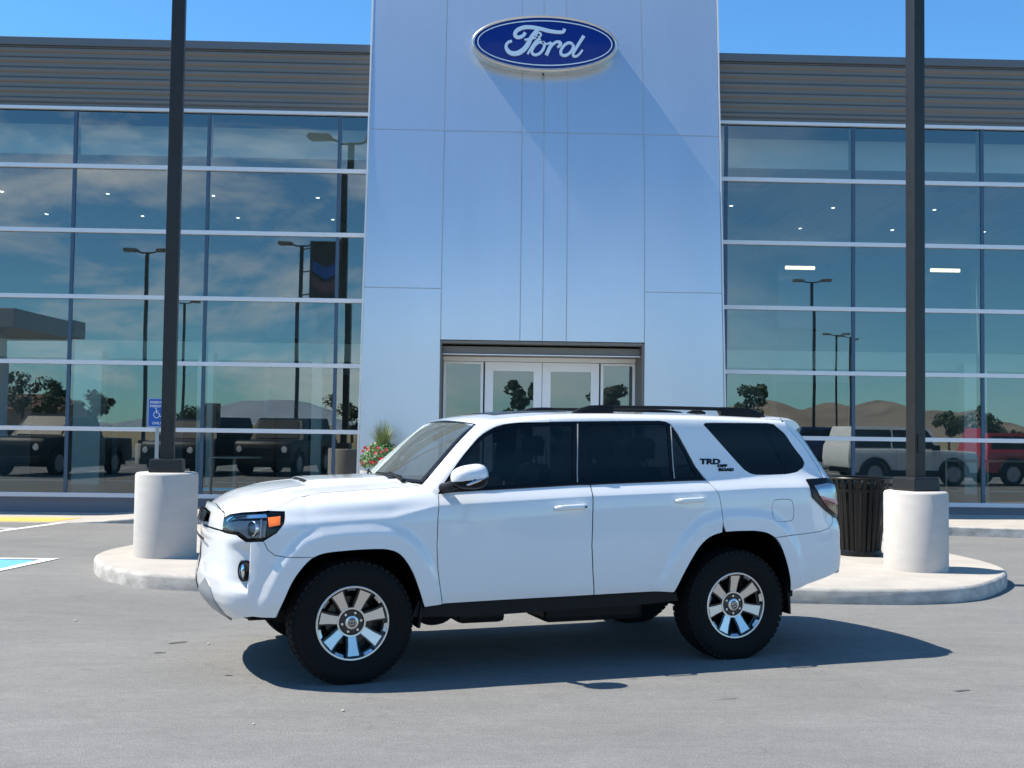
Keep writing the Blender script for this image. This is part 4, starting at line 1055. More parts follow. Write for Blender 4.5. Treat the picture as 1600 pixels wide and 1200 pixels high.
# --- spoiler
g = MB(); rows = []
sec = [(1.80, 1.766), (1.95, 1.770), (2.06, 1.763), (2.115, 1.747), (2.145, 1.722), (2.148, 1.708), (2.12, 1.700), (2.05, 1.660), (1.99, 1.655), (1.84, 1.735)]
for k in range(25):
    a = -1 + 2 * k / 24; q = abs(a); sh = .055 * smo(.82, 1, q)
    rows.append([(x - (.03 * q ** 2 + sh * (x - 1.80) * 2.2), a * .70, z - .028 * q ** 2.5 - .01 * smo(.9, 1, q)) for x, z in sec])
g.grid(rows, closed=True); g.add(rows[0], [tuple(range(10))]); g.add(rows[-1], [tuple(range(10))[::-1]]); g.build('spoiler', M_PAINT, CAR, smooth=True, angle=45)

# --- front: bumper, grille surround, grille, lamps
def pocket(u, h):
    if u > -2.066: return 0.
    t_ = min(1, max(0, (-2.072 - u) / .27)); st = smo(0, .010, -2.066 - u)
    v = smo(.575, .655, h) * (1 - smo(.84, .905, h))
    return -.046 * st * (1 - t_) ** 1.1 * v
BB = [(-1.891, .435)] + [p for p in FA if p[0] < -1.67] + SPLIT + [(-1.99, .911), (-2.099, .905), (-2.182, .944), (-2.312, .947), (-2.42, .952), (-2.6, .952), (UF + .001, .952), (UF + .001, .345), (-2.6, .347), (-2.48, .355), (-2.37, .374), (-2.25, .398), (-2.15, .42), (-2.05, .435)]
BUMP = panel('front_bumper', BB, M_PAINT, gap=.003, sp=.022, disp=pocket, extra=fl + [(u, h) for u in (-2.060, -2.068, -2.074, -2.080, -2.09, -2.105) for h in [.5 + .012 * i for i in range(40)]])
panel('skid_plate', [(-2.62, .63), (-2.55, .61), (-2.495, .575), (-2.45, .49), (-2.465, .42), (-2.50, .375), (-2.56, .352), (UF + .001, .349), (UF + .001, .50), (-2.93, .52), (-2.75, .58)], M_SKID, parent=BUMP, gap=0, off=.007, sp=.03)
panel('lower_grille', [(-2.96, .63), (-2.94, .72), (-2.96, .83), (UF + .001, .83), (UF + .001, .63)], M_PLAST, parent=BUMP, gap=0, off=.002, sp=.05, thick=.02)
GS = panel('grille_surround', [(-2.375, .958), (-2.395, 1.03), (-2.42, 1.062), (-2.5, 1.078), (-2.65, 1.088), (UF + .001, 1.092), (UF + .001, .958)], M_PAINT, gap=.002, sp=.025)
panel('grille', [(-2.74, .985), (-2.72, 1.02), (-2.74, 1.05), (UF + .001, 1.06), (UF + .001, .975)], M_TRIM, parent=GS, gap=0, off=.030, sp=.04, thick=.03)
g = MB(); g.grid([[(P(UF, h)[0] - .018 + (.0 if abs(y) < .62 else .02), y, h + z) for y in np.linspace(-.30, .30, 12)] for h, z in ((.865, 0), (.885, 0))]); g.v = [(x + .16 * (abs(y) ** 2) * .6 + .0, y, z) for x, y, z in g.v]; g.build('grille_slot', M_PLAST, CAR)
g = MB()
for a_r, b_r, cz in ((.075, .050, 0), (.030, .048, 0), (.052, .018, .028)):
    rows = [[(q_, (a_r + dr) * math.cos(2 * math.pi * k / 28), cz + (b_r + dr) * math.sin(2 * math.pi * k / 28)) for k in range(28)] for dr, q_ in ((-.005, 0), (-.004, -.008), (.004, -.008), (.005, 0))]
    g.grid(rows, closed=True)
eb = g.build('grille_emblem', M_TRIM, CAR, smooth=True); eb.location = (P(UF, 1.02)[0] - .02, 0, 1.02)
# hood-to-grille shelf
g = MB(); rows = []
for k in range(31):
    l = -.56 + 1.12 * k / 30; u = None
    us = np.linspace(UF, -2.36, 60); ls = [P(u_, 1.085)[1] for u_ in us]; u_ = float(np.interp(abs(l), ls, us)); q = P(u_, 1.075 if abs(l) < .45 else 1.05)
    s_h = float(np.interp(abs(l), [0, .25, .42, .56], [-2.178, -2.176, -2.172, ES[0]]))
    rows.append([(q[0] + .004, l, q[2] + .004), ((q[0] + s_h) / 2, l, (q[2] + hz_(s_h, l)) / 2 + .006), (s_h + .0, l, hz_(s_h, l) - .004)])
g.grid(rows); g.build('hood_lip', M_PAINT, CAR, smooth=True)
HL = [(-1.845, 1.092), (-1.847, 1.027), (-1.895, .966), (-1.984, .915), (-2.099, .911), (-2.182, .949), (-2.312, .953), (-2.372, .962), (-2.388, 1.03), (-2.30, 1.058), (-2.15, 1.078), (-1.965, 1.091)]
HLb = panel('headlight', HL, M_PLAST, gap=.002, off=-.03, sp=.04, thick=0)
def lamp(name, poly, m_, off, sp=.03, thick=.008): return panel(name, poly, m_, parent=HLb, gap=0, off=off, sp=sp, thick=thick)
lamp('lamp_bezel', [(-1.975, .935), (-2.10, .925), (-2.18, .96), (-2.33, .965), (-2.375, .98), (-2.37, 1.01), (-2.2, 1.035), (-2.02, 1.045), (-1.965, 1.045)], M_LAMPG, -.020)
lamp('chrome_strip', [(-1.96, 1.062), (-2.15, 1.050), (-2.30, 1.032), (-2.375, 1.012), (-2.37, 1.03), (-2.30, 1.050), (-2.15, 1.069), (-1.97, 1.082)], M_CHROME, -.012)
lamp('amber_marker', [(-1.868, 1.064), (-1.872, 1.012), (-1.944, .998), (-1.953, 1.054)], M_AMBER, .005, thick=.01)
for i, side in enumerate((NEAR, FAR)):
    c = pt(-2.045, .985, side, -.022); n = nrm(-2.045, .985, side); n = (n * .55 + Vector((-1, 0, 0)) * .6).normalized()
    g = MB(); g.lathe([(.047, -.02), (.05, .012), (.045, .016), (.04, .004), (.036, .0)], 28); g.v = [tuple(Matrix.Translation(c).to_3x3() @ Vector(v)) for v in g.v]
    rq = n.to_track_quat('Z', 'Y').to_matrix(); g.v = [tuple(c + rq @ Vector(v)) for v in g.v]; g.build('lamp_ring', M_CHROME, HLb[i], smooth=True)
    g = MB(); g.lathe([(.038, .0), (.033, .02), (.02, .032), (0, .036)], 24); g.v = [tuple(c + rq @ Vector(v)) for v in g.v]; g.build('projector_lens', M_LENS, HLb[i], smooth=True)
    g = MB(); g.lathe([(.045, .0), (0, -.02)], 24); g.v = [tuple(c + rq @ Vector(v)) for v in g.v]; g.build('reflector', M_CHROME, HLb[i], smooth=True)
    for uu, hh in ((-1.985, .985),):
        g = MB(); q_ = [pt(uu - .012 + .0 * k, hh - .055 + .028 * k, side, -.006) for k in range(5)]; g.tube(q_, .006, 6); g.build('light_pipe', M_WHITE, HLb[i], smooth=True)
    # fog lamp in the bumper pocket
    c = pt(-2.125, .722, side); n = nrm(-2.125, .722, side); c = c - n * .026; d = (Vector((-1, side * .45, 0))).normalized(); rq = d.to_track_quat('Z', 'Y').to_matrix()
    g = MB(); g.lathe([(.058, -.07), (.058, .015), (.050, .020), (.046, .005), (.044, -.03)], 28); g.v = [(x * .8, y * 1.15, z) for x, y, z in g.v]; g.v = [tuple(c + rq @ Vector(v)) for v in g.v]; fr_ = g.build('fog_lamp_bezel', M_TRIM, BUMP[i], smooth=True)
    g = MB(); g.lathe([(.046, -.0), (.035, .012), (0, .018)], 24); g.v = [(x * .8, y * 1.1, z) for x, y, z in g.v]; g.v = [tuple(c + rq @ Vector(v)) for v in g.v]; g.build('fog_lamp', M_CHROME, BUMP[i], smooth=True)
panel('headlight_lens', HL, M_LENS, parent=HLb, gap=.003, off=.002, sp=.03, thick=0)
# --- tail lamps
TL = [(2.022, 1.281), (2.265, 1.290), (2.37, 1.27), (2.42, 1.2), (2.40, 1.0), (2.306, .995), (2.2, 1.05), (2.045, 1.155)]
TLb = panel('tail_lamp', TL, M_TRIM, gap=0, off=.012, sp=.03, thick=.03)
tl2 = [(2.075, 1.233), (2.24, 1.247), (2.34, 1.235), (2.365, 1.17), (2.36, 1.09), (2.125, 1.160)]
panel('clear_lens', tl2, M_TAILC, parent=TLb, gap=0, off=.020, sp=.03, thick=.008)
panel('reflector_strip', [(2.13, 1.165), (2.36, 1.12), (2.36, 1.09), (2.128, 1.150)], M_PINK, parent=TLb, gap=0, off=.0235, sp=.03, thick=.003)
panel('red_lens', [(2.135, 1.150), (2.36, 1.08), (2.36, 1.02), (2.308, 1.018), (2.21, 1.075)], M_RED, parent=TLb, gap=0, off=.019, sp=.03, thick=.008)

# --- mirrors, handles, badges
for i, side in enumerate((NEAR, FAR)):
    def mv(p): return (p[0], side * p[1], p[2])
    def shell(k0, k1):
        rows = []
        for a in range(49):
            ph = -math.pi / 2 + math.pi * a / 48
            row = []
            for b in range(129):
                th = 2 * math.pi * b / 128; ce, se = math.cos(th), math.sin(th); q = math.cos(ph)
                x = .125 * (abs(ce) ** .75) * (1 if ce > 0 else -1) * (abs(q) ** .7); z = .078 * (abs(se) ** .8) * (1 if se > 0 else -1) * (abs(q) ** .7); y = .085 * math.sin(ph)
                x += .018; z = z * (1 + .25 * x / .125 * (1 if z > 0 else .2)) ; 
                row.append((-.690 + x, 1.04 + y * 1.05, 1.315 + z - .06 * (x) * 0))
            rows.append(row)
        return rows
    rows = shell(0, 0); g = MB(); gb = MB()
    def cut(x): return 1.283 + .16 * (x + .80) * .85
    for r_ in range(48):
        for c_ in range(128):
            q = [rows[r_][c_], rows[r_][c_ + 1], rows[r_ + 1][c_ + 1], rows[r_ + 1][c_]]; cx = sum(p[0] for p in q) / 4; cz = sum(p[2] for p in q) / 4
            (g if cz > cut(cx) else gb).add([mv(p) for p in q], [(0, 1, 2, 3)])
    def weld(mb, nm, m_, par):
        o = mb.build(nm, m_, par, recalc=False); bm = bmesh.new(); bm.from_mesh(o.data); bmesh.ops.remove_doubles(bm, verts=bm.verts, dist=1e-5); bmesh.ops.recalc_face_normals(bm, faces=bm.faces); bm.to_mesh(o.data); bm.free()
        o.data.polygons.foreach_set('use_smooth', [True] * len(o.data.polygons)); return o
    mb_ = weld(gb, 'wing_mirror', M_PLAST, CAR); weld(g, 'mirror_cap', M_PAINT, mb_)
    g = MB(); g.tube([mv((-.72 + .03 * k, 1.128 - .004 * k * k * .3, 1.268 + .010 * k)) for k in range(6)], [.006, .011, .012, .012, .011, .006], 8); g.build('turn_signal', M_CHROME, mb_, smooth=True)
    g = MB(); g.tube([mv((-.80, .87, 1.235)), mv((-.785, .93, 1.245)), mv((-.75, 1.0, 1.27))], [.035, .03, .032], 10); g.build('mirror_arm', M_PLAST, mb_, smooth=True)
    g = MB(); sail = [(-.825, 1.206), (-.70, 1.245), (-.675, 1.36), (-.70, 1.385)]; g.add([tuple(pt(a, b, side, .001)) for a, b in sail], [(0, 1, 2, 3)]); g.build('mirror_sail', M_PLAST, mb_)
    for u0, u1, hh, par in ((-.035, .205, 1.098, FD[i]), (.885, 1.128, 1.137, RD[i])):
        g = MB(); sec = []
        n = 14
        for k in range(n + 1):
            t_ = k / n; u = u0 + (u1 - u0) * t_; e = (1 - abs(2 * t_ - 1) ** 6); base_ = pt(u, hh + .008 * t_, side); N = nrm(u, hh, side); d_ = .034 * e + .004; w = .0185 * (.55 + .45 * e)
            upv = Vector((0, 0, 1))
            sec.append([tuple(base_ + N * (d_ - .012 * (abs(math.cos(a)) * 0) + .009 * math.cos(a)) + upv * w * math.sin(a)) for a in [2 * math.pi * j / 12 for j in range(12)]])
        g.grid(sec, closed=True); g.add(sec[0], [tuple(range(12))]); g.add(sec[-1], [tuple(range(12))[::-1]])
        for t_ in (.08, .9):
            u = u0 + (u1 - u0) * t_; c = pt(u, hh, side); N = nrm(u, hh, side); g.tube([c - N * .004, c + N * .03], .013, 8)
        hd = g.build('door_handle', M_PAINT, par, smooth=True, angle=60)
        if u0 < 0:
            c = pt(u1 - .022, hh + .006, side); N = nrm(u1, hh, side); g = MB(); g.tube([c + N * .030, c + N * .0475], .006, 8); g.build('lock_button', M_TRIM, par)
        # shallow finger cup behind the handle
        g = MB(); rows = []
        for r_ in (1, .75, .4, 0):
            rows.append([tuple(pt(u0 + (u1 - u0) * .5 + .075 * r_ * math.cos(a), hh + .004 + .032 * r_ * math.sin(a), side, .002)) for a in [2 * math.pi * j / 24 for j in range(24)]])
        g.grid(rows, closed=True); g.build('handle_cup', M_PAINT, par, smooth=True)
def surf_mtx(u, h, side, off):
    p = pt(u, h, side, 0); n = nrm(u, h, side); p = p + n * off
    x = Vector((1, 0, 0)); x = (x - n * x.dot(n)).normalized(); y = n.cross(x)
    return Matrix((x, y, n)).transposed().to_4x4(), p
for i, side in enumerate((NEAR, FAR)):
    for body, u, h, size, sp in (('TRD', 1.222, 1.411, .060, 1.0), ('OFF', 1.318, 1.3815, .030, 1.05), ('ROAD', 1.346, 1.354, .030, 1.05)):
        mx_, p = surf_mtx(u, h, side, .003); mx_.translation = p
        if side == FAR: mx_ = mx_ @ Matrix.Rotation(math.pi, 4, 'Z')
        text_on('badge', body, size * .92, .0025, mx_ @ Matrix.Diagonal((1.55, 1, 1, 1)), M_TRIM, BS[i], bold=.0022, shear=.12, spacing=sp)

# --- wheels
def wheel(loc, rz):
    T_R, RW_ = .3985, .132
    g = MB(); g.lathe([(.232, -.104), (.226, -.07), (.205, -.055), (.205, .09), (.0, .095)], 72, axis='y'); t = g.build('wheel', M_RIMBLK, None, smooth=True, angle=40)
    g = MB()                                            # tyre: outward is -y
    prof = [(.225, -.098), (.238, -.108), (.262, -.122), (.300, -.131), (.335, -.131), (.362, -.124), (.378, -.112), (.389, -.098), (.394, -.06), (.396, 0), (.394, .06), (.389, .098), (.378, .112), (.335, .131), (.262, .122), (.225, .098)]
    g.lathe(prof, 96, axis='y')
    # tread blocks and shoulder lugs
    for k in range(54):
        a = 2 * math.pi * k / 54
        for y0, y1, da, r0, r1 in ((-.118, -.066, 0, .374, .4005), (-.058, -.008, .5, .388, .4005), (.008, .058, 0, .388, .4005), (.066, .118, .5, .374, .4005)):
            a0, a1 = a + da * .116, a + da * .116 + .086; w = []
            for yy, rr in ((y0, r1 - (.010 if abs(y0) > .1 else 0)), (y1, r1 - (.010 if abs(y1) > .1 else 0))):
                for aa in (a0, a1):
                    w += [(r0 * math.cos(aa), yy, r0 * math.sin(aa)), (rr * math.cos(aa), yy, rr * math.sin(aa))]
            g.add(w, [(1, 3, 7, 5), (0, 1, 5, 4), (2, 6, 7, 3), (0, 2, 3, 1), (4, 5, 7, 6)])
    for r_ in (.283, .318, .345):                        # raised rings on the sidewall
        y = float(np.interp(r_, [.262, .30, .335, .362], [-.122, -.131, -.131, -.124])); g.lathe([(r_ - .003, y + .002), (r_ - .002, y - .002), (r_ + .002, y - .002), (r_ + .003, y + .002)], 96, axis='y')
    g.v = [(x, y, max(z, -.384)) for x, y, z in g.v]
    tyre = g.build('tyre', M_RUB, None, smooth=True, angle=35); tyre.parent = t
    def part(nm, mb, m_, **k):
        o = mb.build(nm, m_, None, **k); o.parent = t; return o
    g = MB(); g.lathe([(.2365, -.100), (.2365, -.112), (.233, -.1145), (.224, -.1135), (.222, -.104), (.224, -.09)], 96, axis='y'); part('rim_flange', g, M_ALLOY, smooth=True, angle=30)
    NS = 7
    g = MB(); g.lathe([(.0, -.058), (.074, -.058), (.080, -.064), (.08, -.03)], 48, axis='y'); part('hub_disc', g, M_RIMBLK, smooth=True, angle=30)
    g = MB(); g.lathe([(.082, -.055), (.082, -.0695), (.093, -.0705), (.095, -.067), (.095, -.05)], 64, axis='y'); part('hub_ring', g, M_ALLOY, smooth=True, angle=30)
    g = MB(); g.lathe([(.026, -.055), (.028, -.084), (.042, -.080), (.047, -.07), (.048, -.055)], 48, axis='y'); part('cap_ring', g, M_ALLOY, smooth=True, angle=30)
    g = MB(); g.lathe([(0, -.079), (.027, -.079)], 32, axis='y'); part('centre_cap', g, M_RIMBLK)
    g = MB()
    for a_r, b_r, cz in ((.0235, .0165, 0), (.009, .0155, 0), (.0165, .006, .0085)):
        rows = [[((a_r + dr) * math.cos(2 * math.pi * k / 24), q_, cz + (b_r + dr) * math.sin(2 * math.pi * k / 24)) for k in range(24)] for dr, q_ in ((-.002, -.078), (-.0015, -.083), (.0015, -.083), (.002, -.078))]
        g.grid(rows, closed=True)
    part('cap_emblem', g, M_SATIN)
    lug = None
    for k in range(6):
        a = 2 * math.pi * (k + .15) / 6; g = MB(); g.lathe([(0, -.074), (.0085, -.0735), (.0095, -.056)], 6, axis='y', c=(.062 * math.cos(a), 0, .062 * math.sin(a))); part('lug_nut', g, M_CHROME)
    for k in range(NS):
        a = -math.pi / 2 + 2 * math.pi * k / NS + .05; ca, sa = math.cos(a), math.sin(a)
        def rad(r_, w, y): return (r_ * ca - w * sa, y, r_ * sa + w * ca)
        # dark spoke body, wider, set back; machined face proud of it
        g = MB(); rows = [[rad(r_, w, yf) for w, yf in ((-wd, y + .03), (-wd, y), (wd, y), (wd, y + .03))] for r_, wd, y in ((.088, .034, -.060), (.15, .038, -.074), (.205, .047, -.090), (.226, .053, -.098))]
        g.grid(rows, closed=True); part('spoke', g, M_RIMBLK)
        g = MB(); rows = [[rad(r_, w, yf) for w, yf in ((-wd, y + .006), (-wd + .002, y), (wd - .002, y), (wd, y + .006))] for r_, wd, y in ((.092, .0265, -.0675), (.15, .0300, -.0815), (.2095, .0385, -.0965))]
        g.grid(rows, closed=True); g.add(rows[-1], [(0, 1, 2, 3)]); part('spoke_face', g, M_ALLOY)
        # bright pad at the rim between two spokes
        g = MB(); b = a + math.pi / NS; pads = []
        for j in range(9):
            aa = b + (-.155 + .31 * j / 8); ri = .2035 + (.016 if j in (0, 8) else 0)
            pads.append([(r_ * math.cos(aa), y, r_ * math.sin(aa)) for r_, y in ((ri, -.082), (ri + .002, -.097), (.224, -.1105), (.226, -.09))])
        g.grid(pads); part('rim_pad', g, M_ALLOY)
    g = MB(); g.lathe([(.0, .0), (.155, .0), (.16, .01), (.0, .012)], 40, axis='y', c=(0, .01, 0)); part('brake_disc', g, M_RIMBLK)
    t.location = loc; t.rotation_euler = (0, 0, rz); t.parent = CAR
    return t
W0 = wheel((-1.395, -.805, .384), 0)
def dup_wheel(loc, rz, rim_rot):
    c = copy_tree(W0, CAR); c.location = loc; c.rotation_euler = (0, 0, rz)
    for ch in c.children:
        if not ch.name.startswith('tyre'): ch.rotation_euler = (0, rim_rot, 0)
    return c
dup_wheel((1.395, -.805, .384), 0, R(-22)); dup_wheel((-1.395, .805, .384), math.pi, .4); dup_wheel((1.395, .805, .384), math.pi, 1.2)

# --- wheel wells, underbody, mud flaps
for side in (NEAR, FAR):
    for A_ in (FA, RA):
        g = MB(); ext = [(A_[0][0] + (.0), A_[0][1] - .02)] + A_ + [(A_[-1][0], A_[-1][1] - .02)]
        cxm = sum(p[0] for p in A_) / len(A_)
        rows = [[(x, side * (P(x, max(h, .4))[1] - dl_), h + up_) for x, h in ext] for dl_, up_ in ((.0, -.002), (.03, .012), (.12, .02))] + [[(x, side * .505, h + .02) for x, h in ext]]
        g.grid(rows); g.grid([[(x, side * .505, h + .02) for x, h in ext], [(x, side * .505, .36) for x, h in ext]]); g.build('wheel_well', M_WELL, CAR)
    g = MB(); g.prism([(-1.0, .40), (-.96, .5), (.92, .515), (.95, .43), (.7, .415), (-.6, .385)], .60, .878, to=lambda x, y, z: (x, side * z, y)); g.build('rocker', M_PLAST, CAR)
    for s0, w in ((-.925, .885), (1.842, .885)):
        g = MB(); g.prism([(-.012, .30 if s0 > 0 else .33), (.006, .30 if s0 > 0 else .33), (.012, .56), (-.012, .56)], w - .25, w + .02, to=lambda x, y, z: (s0 + x - (.03 * (y < .4) if s0 < 0 else -.02 * (y < .4)), side * z, y)); g.build('mud_flap', M_PLAST, CAR, bevel=.004)
g = MB(); g.box((-2.0, -.50, .48), (2.2, .50, .60)); g.box((-.95, -.80, .50), (.86, .80, .58)); g.build('floor_pan', M_PLAST, CAR)
g = MB()
for sd in (-1, 1): g.box((-2.0, sd * .46 - .05, .36), (2.15, sd * .46 + .05, .48))
g.build('frame_rail', M_PLAST, CAR, bevel=.01)
for nm, a, b in (('skid_box', (-.62, -.68, .30), (-.28, -.40, .44)), ('fuel_tank', (.0, -.72, .285), (.75, -.3, .46)), ('engine_shield', (-1.6, -.35, .32), (-1.15, .35, .5))):
    g = MB(); g.box(a, b); g.build(nm, M_PLAST, CAR, bevel=.04)
g = MB()
for x in (-1.395, 1.395): g.tube([(x, -.72, .385), (x, .72, .385)], .05, 10)
g.lathe([(.0, -.14), (.10, -.1), (.12, 0), (.10, .1), (0, .14)], 16, axis='y', c=(1.395, .05, .37)); g.build('axle', M_PLAST, CAR, smooth=True)
g = MB(); g.tube(smooth_line([(-.90, -.62, .37), (-.82, -.64, .33), (-.72, -.63, .335), (-.62, -.6, .37), (-.3, -.5, .36), (.8, -.40, .38), (1.5, -.35, .42), (1.9, -.35, .44)], 4), .03, 8); g.build('exhaust_pipe', M_PLAST, CAR, smooth=True)
g = MB(); g.tube([(-2.0, -.55, .42), (-2.03, -.56, .40), (-1.98, -.57, .385), (-1.9, -.56, .40)], .014, 8); g.prism([(-2.02, .43), (-1.75, .44), (-1.62, .30), (-1.75, .34)], -.6, .6, to=lambda x, y, z: (x, z, y)); g.build('tow_hook', M_PLAST, CAR)
# --- cabin
g = MB(); rows = [[(x, y, z - .03 * (abs(y) / .7) ** 2) for y in np.linspace(-.74, .74, 13)] for x, z in ((-.98, 1.14), (-.8, 1.17), (-.62, 1.19), (-.52, 1.16), (-.5, .9), (-.5, .62))]
g.grid(rows); g.build('dashboard', M_DASH, CAR, smooth=True, angle=50)
g = MB(); n = 28; cc = Vector((-.32, -.37, 1.09)); ax_ = Vector((.75, 0, .66)).normalized(); e1 = Vector((0, 1, 0)); e2 = ax_.cross(e1)
g.tube([cc + (e1 * math.cos(2 * math.pi * k / n) + e2 * math.sin(2 * math.pi * k / n)) * .185 for k in range(n + 1)], .016, 8, cap=False); g.tube([cc - e1 * .18, cc + e1 * .18], .018, 6); g.tube([cc, cc - ax_ * .25], .04, 8)
g.build('steering_wheel', M_SEAT, CAR, smooth=True)
for x, y in ((-.02, -.37), (-.02, .37), (.58, -.36), (.58, .36)):
    g = MB(); w = .25
    g.grid([[(x + dx, y + w * a, z) for a in (-1, -.85, 0, .85, 1)] for dx, z in ((-.30, .62), (-.32, .78), (-.2, .82), (.12, .80), (.2, .9), (.27, 1.2), (.30, 1.34), (.36, 1.36), (.40, 1.2), (.32, .62))])
    g.grid([[(x + dx, y + .13 * a, z) for a in (-1, -.6, .6, 1)] for dx, z in ((.30, 1.40), (.27, 1.44), (.29, 1.56), (.34, 1.58), (.38, 1.54), (.37, 1.42))], closed=False)
    g.tube([(x + .34, y - .06, 1.34), (x + .33, y - .06, 1.45)], .008, 6); g.tube([(x + .34, y + .06, 1.34), (x + .33, y + .06, 1.45)], .008, 6); g.build('seat', M_SEAT, CAR, smooth=True, angle=50)
g = MB(); g.add([(-.5, -.62, 1.655), (1.9, -.62, 1.66), (1.9, .62, 1.66), (-.5, .62, 1.655)], [(0, 1, 2, 3)]); g.build('headliner', M_IWALL, CAR)
g = MB(); g.box((1.3, -.7, .98), (2.05, .7, 1.04)); g.build('cargo_cover', M_SEAT, CAR, bevel=.03)
for side in (NEAR, FAR):
    g = MB(); g.add([tuple(pt(u, h, side, -.09)) for u, h in ((-.80, .6), (.78, .6), (1.12, 1.0), (1.15, 1.26), (-.80, 1.19))], [(0, 1, 2, 3)]); g.add([tuple(pt(u, h, side, -.06)) for u, h in ((.20, 1.2), (.32, 1.2), (.30, 1.70), (.20, 1.70))], [(0, 1, 2, 3)]); g.build('door_card', M_SEAT, CAR)
g = MB(); q_ = [(-.54, .05), (-.54, .13), (-.53, .13)]; g.box((-.60, -.11, 1.52), (-.575, .11, 1.59)); g.build('inner_mirror', M_TRIM, CAR, bevel=.01)
